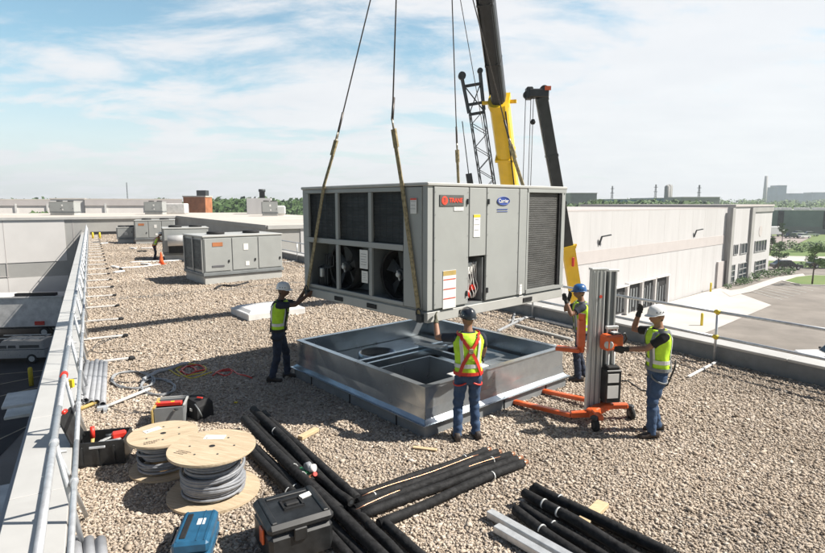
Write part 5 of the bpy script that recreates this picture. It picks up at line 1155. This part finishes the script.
for x, w in ((-.075, .012), (.0, .012), (.075, .012)): MB().box(LPt(x, -.058, 1.18), (w, .006, 2.12), a45).build('mast_groove', 'hvac_in', lift)
g = MB(); g.box(LPt(0, 0, 2.285), (.235, .12, .03), a45, bev=.004); g.build('mast_cap', 'alu', lift)
MB().box(LPt(.225, .03, 1.22), (.12, .10, 2.06), a45, bev=.008).build('inner_mast', 'hvac_in', lift); MB().box(LPt(.235, .03, 2.26), (.17, .14, .035), a45, bev=.006).build('pulley_cap', 'alu', lift)
for x in (.18, .275): MB().box(LPt(x, -.03, 1.25), (.02, .03, 2.0), a45).build('mast_rail', 'alu', lift)
MB().lathe([(.024, 0), (.024, .005)], LPt(.03, -.064, 1.88), 16, Rz @ Vector((0, -1, 0))).build('badge', 'logored', lift)
g = MB(); g.box(LPt(.21, -.10, 1.42), (.19, .05, .05), a45, bev=.006)
for x in (.14, .19, .24, .29): g.bar(LPt(x, -.10, 1.41), LPt(x + .005, -.10, 1.18), .018, .018)
g.build('winch_guard', 'alu', lift)
g = MB(); g.box(LPt(.16, -.20, 1.23), (.30, .20, .23), a45 + .2, bev=.03); hd_ = g.build('winch_housing', 'orange', lift)
MB().lathe([(.065, 0), (.065, .02), (.05, .028)], LPt(.07, -.29, 1.21), 20, Rz @ Vector((-.2, -1, 0))).build('winch_dial', 'alu', hd_)
g = MB(); g.box(LPt(.20, -.20, 1.352), (.15, .12, .03), a45 + .2, bev=.008); g.build('display', 'blackm', hd_); MB().box(LPt(.20, -.20, 1.371), (.08, .07, .01), a45 + .2).build('screen', 'paper', hd_)
g = MB(); g.tube([LPt(.28, -.2, 1.30), LPt(.36, -.2, 1.35), LPt(.40, -.2, 1.27), LPt(.36, -.2, 1.20), LPt(.3, -.2, 1.2)], .016, 8); g.build('crank_handle', 'black', hd_)
g = MB()
for x in (.17, .26): g.cyl(LPt(x, -.10, 1.14), LPt(x + .02, -.08, .30), .018, 8)
g.build('push_bar', 'alu', lift)
g = MB(); g.box(LPt(.215, -.13, .55), (.24, .20, .50), a45, bev=.015); bb = g.build('battery_box', 'black', lift)
MB().box(LPt(.215, -.13, .825), (.19, .16, .05), a45, bev=.012).build('lid', 'blackm', bb)
for z, h in ((.68, .13), (.47, .19)): MB().box(LPt(.20, -.235, z), (.17, .008, h), a45).build('label_plate', 'paper', bb)
# fork carriage on the unit side
g = MB(); g.bar(LPt(-.17, .10, 1.00), LPt(-.17, .10, 1.60), .06, .10, bev=.01, up=(1, 0, 0)); g.bar(LPt(-.18, .10, 1.03), LPt(-.48, .30, 1.03), .14, .06, bev=.008); g.bar(LPt(-.12, .1, 1.30), LPt(-.22, .12, 1.30), .12, .4); g.build('fork_carriage', 'orange', lift)
# cable from the lift to the worker's harness
g = MB(); c0 = Vector(lo_); A0 = LPt(.33, -.2, .62); B0 = lift.matrix_world
g.tube([LPt(.30, -.13, .60), LPt(.45, -.2, .62), LPt(.62, -.28, .50), LPt(.78, -.36, .48), LPt(.92, -.46, .62), LPt(.99, -.5, .88), LPt(1.0, -.5, 1.0)], .012, 8); g.build('power_lead', 'black', lift)

# ================================================================== THINGS LYING ON THE GRAVEL
def spool(p, rz, rt, rb, h, rc, label):
    e = empty('cable_spool', p, rz, label, 'cable spool', 'wooden cable spools'); z0 = .015
    g = MB(); g.lathe([(.03, z0), (rb, z0), (rb, z0 + .028), (.03, z0 + .028)], seg=48, smooth=False); g.build('bottom_flange', 'wood', e)
    g = MB(); g.lathe([(.035, h - .03), (rt, h - .03), (rt + .002, h - .015), (rt, h), (.035, h)], seg=56, smooth=False); tf = g.build('top_flange', 'wood', e)
    MB().lathe([(.034, h - .028), (.034, h + .001)], seg=18).build('arbor_hole', 'blackm', tf)
    g = MB()
    for i in range(6): a = i * math.pi / 3 + .4; g.lathe([(.012, 0), (.012, .005)], (math.cos(a) * rt * .52, math.sin(a) * rt * .52, h), 8)
    g.build('bolt', 'pole', tf)
    MB().lathe([(rc * .62, z0 + .03), (rc * .62, h - .03)], seg=32).build('drum', 'lumber', e)
    g = MB(); pts = []; cr = .0165; n = int((h - .09) / (cr * 1.9)); N = n * 30
    for i in range(N + 1):
        t = i / 30; lv = t; z = z0 + .045 + (h - .10) * t / n; bul = .03 * math.sin(z * 60) * .3; r = rc + .012 * math.sin(t * 2.3) + (.02 if z < h * .45 else -.02) ; a = t * 2 * math.pi; pts.append((math.cos(a) * r, math.sin(a) * r, z + .004 * math.sin(a * 3)))
    g.tube(pts, cr, 8); 
    for k in range(5):
        z = z0 + .06 + random.random() * (h - .15) ; tl = random.uniform(-.05, .05); g.tube([(math.cos(a) * (rc + .035), math.sin(a) * (rc + .035), z + tl * math.sin(a)) for a in (j * math.pi / 16 for j in range(32))], cr, 8, close=True)
    g.build('cable_winding', 'cable', e)
    g = MB(); g.box((-.12 * rt / .45, rt * .42, h + .003), (rt * .5, rt * .24, .003), .35); g.build('paper_sheet', 'paper', tf)
    g = MB()
    for r_ in range(3):
        for k in range(7 - r_): x = -rt * .56 + k * .026; g.box((x, -rt * .46 - r_ * .032, h + .001), (.014 + .006 * ((k * 7 + r_) % 3), .012, .002), .2 * ((k + r_) % 2))
    g.build('stencil_marks', 'bark', tf)
    return e
spool((-2.24, 5.90, 0), R(-20), .47, .50, .56, .30, 'larger wooden spool of grey cable, nearer the camera with a paper sheet on top')
spool((-3.05, 6.48, 0), R(30), .40, .40, .46, .26, 'smaller wooden spool of grey cable behind the larger one')
# open black tool box
def toolbox(px, py, rz, w, d, h, label, lid=True):
    p = at(px, py); e = empty('tool_box', (p.x, p.y, 0), rz, label, 'tool box'); g = MB(); z0 = .02; th = .018
    g.box((0, 0, z0 + .01), (w, d, .02), bev=.004); 
    for s in (-1, 1): g.box((0, s * (d / 2 - th / 2), z0 + .021 + h / 2), (w, th, h), bev=.004); g.box((s * (w / 2 - th / 2), 0, z0 + .021 + h / 2), (th, d - 2 * th - .002, h), bev=.004)
    for x in (-.3, 0, .3): g.box((x * w, -d / 2 - .008, z0 + h * .5), (.03, .018, h * .8), bev=.004)
    g.build('box_body', 'black', e); return e, w, d, h
e, w, d, h = toolbox(104, 460, R(14), .60, .42, .29, 'open black tool box holding red and yellow handled tools, beside the left guardrail')
g = MB(); g.box((-.33, .0, .47), (.02, .42, .42), rot=Matrix.Rotation(-.35, 3, 'Y'), bev=.006)
for i in range(5): g.box((-.345 - (i - 2) * .028 * -1 * .0, -.17 + i * .085, .47), (.03, .012, .36), rot=Matrix.Rotation(-.35, 3, 'Y'))
g.build('lid', 'black', e); MB().box((-.40, .0, .68), (.05, .10, .05), bev=.012).build('latch', 'red', e)
MB().box((0, -.225, .27), (.18, .02, .03), bev=.005).build('handle', 'galv_rail', e)
def tool(par_loc, rz, nm, label, parts, cat='hand tool', grp=None):
    e = empty(nm, par_loc, rz, label, cat, grp)
    for pn, mm, mb in parts: mb.build(pn, mm, e)
    return e
tb = Vector(e.location)
tool(tb + Vector((-.14, .02, .20)), R(10), 'pry_bar', 'red gripped tool with yellow shaft standing in the open black tool box', [('grip', 'red', MB().cyl((0, .02, .08), (-.01, .05, .22), .028, 12)), ('shaft', 'tan', MB().cyl((0, -.06, -.1), (0, .02, .08), .022, 10))])
tool(tb + Vector((.16, .10, .22)), R(30), 'cordless_drill', 'red cordless tool lying on top in the open black tool box', [('housing', 'red', MB().box((0, 0, .08), (.17, .09, .09), bev=.02)), ('chuck', 'pole', MB().cyl((-.08, 0, .09), (-.15, 0, .09), .022, 10)), ('grip', 'red', MB().box((.05, -.02, .0), (.05, .05, .10), bev=.015))])
tool(tb + Vector((.05, -.05, .16)), R(-20), 'wrench', 'steel wrenches piled in the middle of the open black tool box', [('jaw', 'alu', MB().bar((-.12, .08, .08), (.02, -.06, .13), .05, .015).bar((-.05, -.1, .1), (.0, .12, .14), .04, .014)), ('handle', 'galv_rail', MB().bar((.02, -.06, .13), (.17, .02, .12), .03, .015))])
tool(tb + Vector((.1, -.08, .16)), R(20), 'hand_saw', 'pale coil of lead and saw at the right of the open black tool box', [('blade', 'alu', MB().bar((-.05, .0, .09), (.14, .1, .11), .06, .008)), ('handle', 'cable', MB().tube([(math.cos(a) * .08 + .06, math.sin(a) * .05 - .02, .12) for a in (i * math.pi / 8 for i in range(16))], .014, 6, close=True))])
# tool bag (open crate) with red level, black case behind
p = at(172, 421); e = empty('tool_bag', (p.x, p.y, 0), R(14), 'open grey tool bag with yellow rim and a black tray inside, behind the smaller spool', 'tool bag')
g = MB(); w, d, h = .40, .40, .27
for s in (-1, 1): g.box((0, s * d / 2, .02 + h / 2), (w, .02, h), bev=.005); g.box((s * w / 2, 0, .02 + h / 2), (.02, d - .022, h), bev=.005)
g.box((0, 0, .03), (w - .03, d - .03, .02)); g.build('bag_body', 'skirt', e); g = MB(); g.bar((-w / 2, -d / 2 - .014, h + .02), (-w / 2, d / 2, h + .03), .035, .02); g.bar((-w / 2 - .02, -d / 2 - .02, .04), (-w / 2 - .02, -d / 2 - .02, h), .06, .02); g.build('rim', 'tan', e)
MB().bar((-w / 2, d / 2 + .01, h + .03), (w / 2, d / 2 + .01, h + .03), .02, .03).bar((w / 2 + .01, -d / 2, h + .03), (w / 2 + .01, d / 2, h + .03), .03, .02).build('top_edge', 'hvac_trim', e); MB().box((0, .08, h - .03), (w - .04, .18, .02)).build('tray', 'black', e)
pb = Vector(e.location)
tool(pb + Vector((.0, -.06, h + .0)), R(10), 'spirit_level', 'bright red spirit level lying across the grey tool bag', [('level_body', 'red', MB().box((0, 0, .03), (.36, .09, .05), bev=.006)), ('vial', 'yplastic', MB().box((.05, 0, .057), (.05, .04, .006)).box((-.14, 0, .057), (.03, .04, .006)))])
tool(pb + Vector((.05, -.16, h - .12)), R(-30), 'pliers', 'grey handled pliers in the front of the grey tool bag', [('handle', 'alu', MB().bar((-.12, 0, .02), (.1, .02, .10), .02, .02).bar((-.1, .05, .02), (.1, .02, .10), .02, .02)), ('jaw', 'pole', MB().box((.12, .02, .11), (.06, .03, .02)))])
p = at(198, 416); e = empty('tool_case', (p.x, p.y, 0), R(-35), 'soft black tool case standing open right of the grey tool bag', 'tool bag')
g = MB(); g.loft([[(-.2, -.14, .02), (.2, -.14, .02), (.2, .14, .02), (-.2, .14, .02)], [(-.19, -.12, .22), (.19, -.13, .2), (.2, .13, .24), (-.2, .12, .25)], [(-.16, -.08, .29), (.12, -.10, .27), (.16, .08, .31), (-.12, .1, .33)]], True, False); g.build('case_body', 'blackm', e)
MB().tube([(.12, -.12, .25), (.24, -.14, .2), (.26, -.1, .08)], .012, 6).build('shoulder_strap', 'hvac_in', e); MB().box((.06, -.15, .16), (.05, .01, .04)).build('tag', 'paper', e); MB().box((.1, -.02, .32), (.1, .03, .02), .3, bev=.005).build('zip_pull', 'red', e)
# blue hand case
p = at(193, 560); e = empty('carry_case', (p.x - .02, p.y + .15, 0), R(100), 'blue plastic carry case lying in front of the larger spool', 'case')
g = MB(); g.box((0, 0, .075), (.56, .33, .11), bev=.02); g.build('lower_shell', 'blue', e); g = MB(); g.box((0, 0, .19), (.55, .32, .115), bev=.025)
g.build('upper_shell', 'blue', e)
g = MB(); g.tube([(-.12, .165, .16), (-.12, .205, .17), (.12, .205, .17), (.12, .165, .16)], .016, 8); g.build('handle', 'black', e)
g = MB(); g.box((0, .08, .251), (.40, .05, .014), bev=.004); g.build('recess', 'blackm', e); MB().box((.06, -.04, .25), (.10, .07, .006)).build('sticker', 'paper', e)
for x in (-.2, .2): MB().box((x, .168, .14), (.05, .02, .07), bev=.006).build('latch', 'alu' if x < 0 else 'tan', e)
for y in (-.12, -.05, .12): MB().box((-.0, y, .25), (.5, .012, .008)).build('rib', 'blue', e)
# big black case
p = at(291, 545); e = empty('equipment_case', (p.x + .03, p.y - .02, 0), R(30), 'large black ribbed equipment case with orange latch, bottom centre left', 'case')
g = MB(); g.box((0, 0, .17), (.60, .56, .30), bev=.035); g.build('case_body', 'black', e); g = MB(); g.box((0, 0, .375), (.62, .58, .10), bev=.035); ld = g.build('lid', 'black', e)
for x in (-.24, .24): MB().box((x, 0, .43), (.05, .50, .022), bev=.008).build('rib', 'black', ld)
for y in (.2,): MB().box((0, y, .428), (.40, .04, .016), bev=.006).build('rib', 'black', ld)
g = MB()
for s in (-1, 1): g.bar((s * .09, -.06, .43), (s * .09, .10, .43), .02, .02); g.bar((-.1, .02 + s * .08, .43), (.1, .02 + s * .08, .43), .02, .02)
g.build('handle_recess', 'blackm', ld); MB().box((0, .02, .432), (.13, .06, .03), bev=.01).build('handle', 'blackm', ld); MB().box((.17, .10, .43), (.13, .07, .008), .25).build('sticker', 'paper', ld)
MB().box((-.315, -.08, .26), (.025, .10, .15), bev=.008).build('latch', 'orange', e); MB().box((-.02, -.29, .30), (.12, .03, .12), bev=.008).build('latch', 'black', e)
# black foam insulated pipes
def fpipe(a, b, r, z0, z1, label, grp, cop0=False, cop1=False, tape=(), bend=None, core=True):
    A_ = at(*a); B_ = at(*b); A_.z = z0 + r + .02; B_.z = z1 + r + .02; e = empty('insulated_pipe', (A_.x, A_.y, 0), 0, label, 'insulated pipe', grp); o = Vector((A_.x, A_.y, 0)); a_ = A_ - o; b_ = B_ - o; d = (b_ - a_).normalized()
    s1, s2, _ = basis(d); n = 14; pts = []
    for i in range(n + 1): t = i / n; pts.append(a_.lerp(b_, t) + s1 * .012 * math.sin(t * 5 + a[0]) + s2 * .006 * math.sin(t * 9 + a[1]))
    if bend: pts = [a_ + Vector(bend) * 1.0, a_ + Vector(bend) * .55 - d * .0, a_ + Vector(bend) * .2 + d * .04] + pts[2:]
    g = MB(); g.tube(pts, r, 14); g.build('foam_sleeve', 'foam', e)
    for c, q, s in ((cop0, pts[0], -1), (cop1, pts[-1], 1)):
        if c: MB().pipe(q - d * s * .02, q + d * s * random.uniform(.05, .10), r * .55, r * .42, 14).build('copper_end', 'copper', e)
        elif not bend and core: MB().cyl(q, q + d * s * .003, r * .5, 12).build('hollow_end', 'pole', e)
    for t in tape: q = a_.lerp(b_, t); MB().cyl(q - d * .007, q + d * .007, r + .003, 14).build('tape_band', 'silver', e)
    return e
G1 = 'long insulated pipes running to the bottom edge'
fpipe((264, 418), (357, 506), .055, 0, 0, 'black foam pipe, rightmost of the long bundle, ending at the crossing', G1)
fpipe((254, 419), (350, 513), .055, .09, .0, 'black foam pipe second from the right in the long bundle, ending at the crossing', G1, tape=(.3,))
fpipe((249, 424), (402, 580), .052, .0, .0, 'black foam pipe in the middle of the long bundle, running under the crossing', G1)
fpipe((244, 430), (392, 583), .056, .09, .09, 'black foam pipe on top of the long bundle with two white tape bands', G1, tape=(.46, .52))
fpipe((241, 438), (386, 588), .054, 0, 0, 'black foam pipe fifth from the right in the long bundle', G1, tape=(.5,))
fpipe((247, 450), (372, 590), .055, 0, 0, 'black foam pipe at the left edge of the long bundle by the black case', G1, tape=(.45,))
fpipe((262, 426), (372, 533), .048, .0, .0, 'thin black foam pipe filling the gap inside the long bundle', G1)
fpipe((250, 436), (340, 520), .048, .09, .05, 'black foam pipe lying loose on the long bundle near the tape dispenser', G1)
G2 = 'insulated pipes with copper ends'
fpipe((362, 501), (486, 455), .045, 0, 0, 'copper ended foam pipe farthest from the camera in the short bundle', G2, cop1=True, tape=(.8,), bend=(-.14, .10, 0))
fpipe((358, 508), (498, 458), .048, .0, .0, 'copper ended foam pipe second from the back in the short bundle', G2, cop1=True, tape=(.1,))
fpipe((354, 517), (510, 459), .048, .02, 0, 'copper ended foam pipe in the middle of the short bundle', G2, cop1=True, tape=(.86,))
fpipe((361, 522), (516, 464), .050, 0, .0, 'copper ended foam pipe second nearest in the short bundle', G2, cop1=True)
fpipe((378, 530), (523, 468), .050, 0, .0, 'copper ended foam pipe nearest the camera in the short bundle', G2, cop1=True, tape=(.75,))
fpipe((318, 490), (352, 517), .045, .09, .1, 'short curved foam pipe piece on top where the two bundles meet', G1, cop0=False)
fpipe((368, 531), (424, 588), .050, .0, .0, 'short foam pipe stub with hollow end, left one below the crossing', G1)
fpipe((384, 527), (442, 584), .050, .0, .0, 'short foam pipe stub with hollow end, right one below the crossing', G1)
G3 = 'black foam pipes at the bottom right'
fpipe((531, 495), (692, 572), .052, .0, .0, 'black foam pipe farthest right in the bottom right stack', G3, tape=(.28,))
fpipe((534, 500), (672, 572), .050, .09, .09, 'black foam pipe on top of the bottom right stack with white band', G3, tape=(.22,))
fpipe((529, 503), (668, 584), .050, .0, .0, 'black foam pipe third from the right in the bottom right stack', G3)
fpipe((524, 506), (640, 576), .050, .09, .09, 'black foam pipe upper left of the bottom right stack with two tape bands', G3, tape=(.2, .34))
fpipe((521, 512), (648, 590), .050, .0, .0, 'black foam pipe second from the left of the bottom right stack', G3, tape=(.3,))
fpipe((514, 517), (622, 592), .052, .0, .0, 'black foam pipe at the left of the bottom right stack', G3, tape=(.3,))
cable_later = [((362, 506), (420, 484), (478, 464)), ((356, 520), (430, 488), (500, 466))]
for a, b, lb in (((489, 519), (592, 578), 'galvanised steel stud left of the bottom right pipe stack'), ((496, 534), (574, 580), 'galvanised steel stud nearest the bottom edge')):
    A_ = at(*a); B_ = at(*b); o = MB().bar(Vector((0, 0, .07)), B_ - A_ + Vector((0, 0, .07)), .09, .07, bev=.004).build('steel_stud', 'galv_rail', loc=A_); tag(o, lb, 'steel stud', 'steel studs')
def stick(nm, a, b, w, h, z, m, label, cat, grp=None):
    A_ = at(*a); B_ = at(*b); o = MB().bar(Vector((0, 0, z + h / 2)), B_ - A_ + Vector((0, 0, z + h / 2)), w, h, bev=.004).build(nm, m, loc=A_); return tag(o, label, cat, grp)
stick('timber_block', (580, 529), (603, 507), .13, .05, .02, 'lumber', 'short pale timber block leaning out behind the bottom right pipe stack', 'timber')
stick('timber_block', (300, 441), (317, 432), .09, .05, .02, 'lumber', 'small timber block right of the long pipe bundle near its far end', 'timber')
stick('timber_block', (232, 462), (247, 455), .1, .06, .02, 'lumber', 'timber block under the pipes next to the larger spool', 'timber')
stick('wood_scrap', (413, 449), (437, 452), .06, .02, .02, 'lumber', 'thin wood scrap on the gravel in front of the curb corner', 'timber')
# tape gun bundle on pipes
p = at(308, 487); e = empty('tape_dispenser', (p.x, p.y, .15), R(-30), 'green tape dispenser with pale rolls and red cap resting on the long pipe bundle', 'tape dispenser')
MB().box((-.05, 0, .03), (.16, .08, .055), bev=.015).build('dispenser_body', 'green', e); MB().lathe([(.03, -.03), (.05, -.03), (.05, .03), (.03, .03)], (-.01, .02, .09), 16, (.3, 1, 0)).build('roll', 'cable', e); MB().lathe([(.025, -.03), (.045, -.03), (.045, .03), (.025, .03)], (.05, .03, .08), 16, (1, .2, .2)).build('roll', 'paper', e); MB().cyl((.1, -.01, .03), (.14, -.03, .06), .025, 10).build('cap', 'red', e)
g = MB()
for i in range(3): g.tube([(.08, -.02 - i * .02, .04), (.12, -.10 - i * .02, .01), (.09 + i * .03, -.18, -.03), (.13 + i * .02, -.28, -.06)], .006, 5)
g.build('wire_tails', 'copper', e)
# grey conduits
for i, (x0, x1) in enumerate(((73, 80), (80, 86), (85, 91), (91, 96), (96, 101), (102, 105))):
    a = at(x0 + 1, 403 + (i % 2) * 1.5 + i * .8); b = at(x1 + 2 - i * .3, 364 + (i % 3)); g = MB(); g.pipe((0, 0, .065), b - a + Vector((0, 0, .065)), .048, .042, 16); o = g.build('conduit', 'pvc', loc=a); tag(o, 'grey conduit pipe, %s in the row of six beside the left guardrail' % ('first from the guardrail', 'second from the guardrail', 'third from the guardrail', 'fourth from the guardrail', 'fifth from the guardrail', 'outermost')[i], 'conduit', 'row of grey conduits by the guardrail')
for i, px in enumerate((76, 89, 101)):
    a = at(px + 4, 590); b = at(px, 547); g = MB(); g.pipe((0, 0, .07), b - a + Vector((0, 0, .07)), .05, .043, 16); o = g.build('conduit', 'pvc', loc=a); tag(o, ('leftmost', 'middle', 'rightmost')[i] + ' grey conduit of the three at the bottom left edge', 'conduit', 'grey conduits at the bottom left edge')
# bent white pipe with tap, coils of hose
def cable_thing(nm, pts, r, m, label, cat, z=.03, seg=8, close=False):
    P_ = [at(*q) for q in pts]; o0 = P_[0].copy(); Q = []
    n = len(P_)
    for i in range(n - 1 if not close else n):     # Catmull-Rom
        p0, p1, p2, p3 = (P_[(i + k - 1) % n] if close else P_[min(max(i + k - 1, 0), n - 1)] for k in range(4))
        for j in range(6):
            t = j / 6; Q.append(.5 * ((2 * p1) + (p2 - p0) * t + (2 * p0 - 5 * p1 + 4 * p2 - p3) * t * t + (3 * p1 - p0 - 3 * p2 + p3) * t ** 3))
    if not close: Q.append(P_[-1])
    g = MB(); g.tube([q - o0 + Vector((0, 0, z + .012 * math.sin(i * .7))) for i, q in enumerate(Q)], r, seg, close=close); return tag(g.build(nm, m, loc=o0), label, cat)
a = at(104, 411); b = at(150, 392); e = empty('standpipe', a, 0, 'pale pipe with a metal foot lying between conduits and hose coils', 'pipe'); MB().cyl((0, 0, .06), b - a + Vector((0, 0, .06)), .026, 12).build('tube', 'white', e); MB().box((-.02, 0, .05), (.16, .08, .07), .5, bev=.01).box((.05, -.05, .04), (.05, .16, .05), .5).build('foot_clamp', 'galv_rail', e)
a = at(80, 412); b = at(97, 405); tag(MB().cyl((0, 0, .05), b - a + Vector((0, 0, .05)), .03, 10).build('pipe_offcut', 'tan', loc=a), 'short tan pipe offcut in front of the conduits', 'pipe')
def coil_(nm, cx0, cy0, rx, ry, n, r, m, label, cat):
    pts = []; 
    for i in range(n * 10): a = i * 2 * math.pi / 10; k = 1 + .05 * math.sin(i * 1.3) + .03 * (i // 10); pts.append((cx0 + math.cos(a) * rx * k, cy0 + math.sin(a) * ry * k))
    return cable_thing(nm, pts, r, m, label, cat, z=.04)
coil_('hose_coil', 133, 382, 20, 8.5, 3, .014, 'hose', 'grey hose coil, left one, half in sunlight behind the tool bag', 'hose')
coil_('hose_coil', 158, 389, 16, 8, 3, .014, 'hose', 'grey hose coil, right one, in the shadow behind the tool bag', 'hose')
cable_thing('flexible_duct', [(143, 384), (148, 379), (160, 374), (175, 369), (189, 365)], .035, 'pvc', 'thick pale blue hose crossing the coils into the shadow', 'hose', z=.05, seg=12)
cable_thing('rope', [(168, 371), (180, 377), (195, 376), (206, 371), (200, 366), (186, 366), (176, 371), (190, 379), (212, 374)], .010, 'yplastic', 'tangled yellow rope on the shadowed gravel', 'rope')
for i_, q_ in enumerate(cable_later): cable_thing('copper_wire', list(q_), .0045, 'copper', ('rear', 'front')[i_] + ' thin copper line lying on the copper ended foam pipes', 'wire', z=.115)
cable_thing('ratchet_strap', [(180, 374), (188, 367), (196, 372), (186, 376), (182, 369), (199, 367), (205, 371), (192, 374)], .018, 'red', 'red ratchet strap bundle by the yellow rope', 'strap', seg=5)
cable_thing('ratchet_strap', [(213, 377), (222, 372), (232, 373), (224, 377), (216, 373), (230, 371), (240, 376), (252, 379)], .014, 'red', 'red strap trailing to the right, away from the yellow rope', 'strap', seg=5)
cable_thing('cable_run', [(83, 358), (92, 350), (100, 343), (118, 338), (100, 345), (93, 353), (112, 353), (140, 352)], .007, 'pole', 'thin dark cable lying near the counterweight arms', 'cable')
# channels lying beyond the curb
stick('steel_channel', (516, 327), (572, 342), .11, .06, .02, 'wall_grey', 'long dull steel channel nearest the curb, on the right', 'steel channel', 'channels beyond the curb')
stick('steel_channel', (536, 320), (590, 333), .10, .06, .02, 'galv_rail', 'long bright steel channel near the right parapet', 'steel channel', 'channels beyond the curb')
stick('steel_channel', (498, 333), (526, 319), .06, .05, .03, 'galv_rail', 'short bright tube across the gravel behind the curb', 'steel channel', 'channels beyond the curb')
stick('steel_channel', (515, 314), (512, 326), .05, .05, .02, 'galv_rail', 'short stub of channel under the unit edge', 'steel channel', 'channels beyond the curb')
stick('threshold_plate', (688, 379), (716, 364), .05, .03, .03, 'white', 'white arm lying by the foot of the right guardrail post', 'rail arm')
# far bits
def cone(px, py, label):
    p = at(px, py); e = empty('traffic_cone', (p.x, p.y, 0), 0, label, 'traffic cone'); MB().lathe([(.15, .03), (.10, .25), (.04, .62), (.03, .66)], seg=14).build('cone', 'orange', e); MB().box((0, 0, .02), (.38, .38, .04)).build('base', 'orange', e); return e
cone(161.5, 264.5, 'orange traffic cone beside the distant worker')
for i, (px, py) in enumerate(((93, 239), (100, 239))):
    p = at(px, py); tag(MB().lathe([(.09, 0), (.09, .55), (.04, .62)], seg=10).build('post', 'yplastic', loc=p), ('left', 'right')[i] + ' yellow marker post at the far end by the grey wall', 'marker post', 'yellow marker posts')
bits = [(115, 268, 'p'), (121, 270, 'b'), (119, 273, 'p'), (142, 252, 'b'), (147, 249, 'p'), (133, 249, 'p'), (96, 243, 'b'), (104, 244, 'p'), (126, 240, 'p'), (175, 259, 'b'), (184, 262, 'b'), (146, 265, 'p')]
for i, (px, py, k) in enumerate(bits):
    p = at(px, py); s = .25 + .2 * random.random(); o = MB().box((0, 0, .06), (s * (1.2 + random.random()), s * .5, .09), random.uniform(0, 3), bev=.03).build('offcut', 'blackm' if k == 'b' else 'membrane_w', loc=p); tag(o, ('dark' if k == 'b' else 'pale') + ' offcut on the far gravel, ' + ORD[sorted(q[0] for q in bits if q[2] == k).index(px)] + ' from the left of the ' + ('dark' if k == 'b' else 'pale') + ' ones', 'scrap', 'scraps on the far gravel ' + ('(dark)' if k == 'b' else '(pale)'))
for i, (a, b) in enumerate((((118, 269), (160, 265)), ((130, 263), (190, 259)), ((162, 262), (190, 259)))):
    cable_thing('conduit_run', [a, ((a[0] + b[0]) / 2, (a[1] + b[1]) / 2 + .4), b], .04, 'membrane_w', ('front', 'rear', 'short right')[i] + ' pale conduit run on the far gravel near the distant worker', 'conduit')
cable_thing('cable_run', [(215, 290), (222, 286), (232, 287), (248, 283)], .05, 'blackm', 'black cable loops at the foot of the nearest small rooftop unit', 'cable')
p = at(503, 470); e = empty('pipe_strap', (p.x, p.y, 0), R(20), 'white plastic fitting and copper bend by the copper pipe ends', 'fitting'); MB().tube([(-.2, 0, .05), (-.1, -.05, .05), (-.03, .02, .05), (-.02, .12, .05)], .012, 8).build('copper_bend', 'copper', e); MB().box((.1, .05, .05), (.1, .05, .04), .4, bev=.01).build('clip', 'paper', e)
p = at(236, 404); tag(MB().box((0, 0, .03), (.05, .03, .02)).build('tag', 'yplastic', loc=p), 'small yellow tag on the shadowed gravel', 'scrap')
#PART3
# ================================================================== HAZE
g = MB(); g.box((0, 560, 24), (2600, 1330, 78)); hzb = g.build('haze', None); tag(hzb, kind='stuff'); hzb['label'] = 'thin pale haze over the whole district'
hm = bpy.data.materials.new('haze_air'); hm.use_nodes = True; t = hm.node_tree; t.nodes.clear(); out = t.nodes.new('ShaderNodeOutputMaterial'); pv = t.nodes.new('ShaderNodeVolumePrincipled')
pv.inputs['Density'].default_value = .0004; pv.inputs['Color'].default_value = (.86, .93, 1, 1); pv.inputs['Anisotropy'].default_value = .2; t.links.new(pv.outputs[0], out.inputs['Volume']); hzb.data.materials.append(hm)
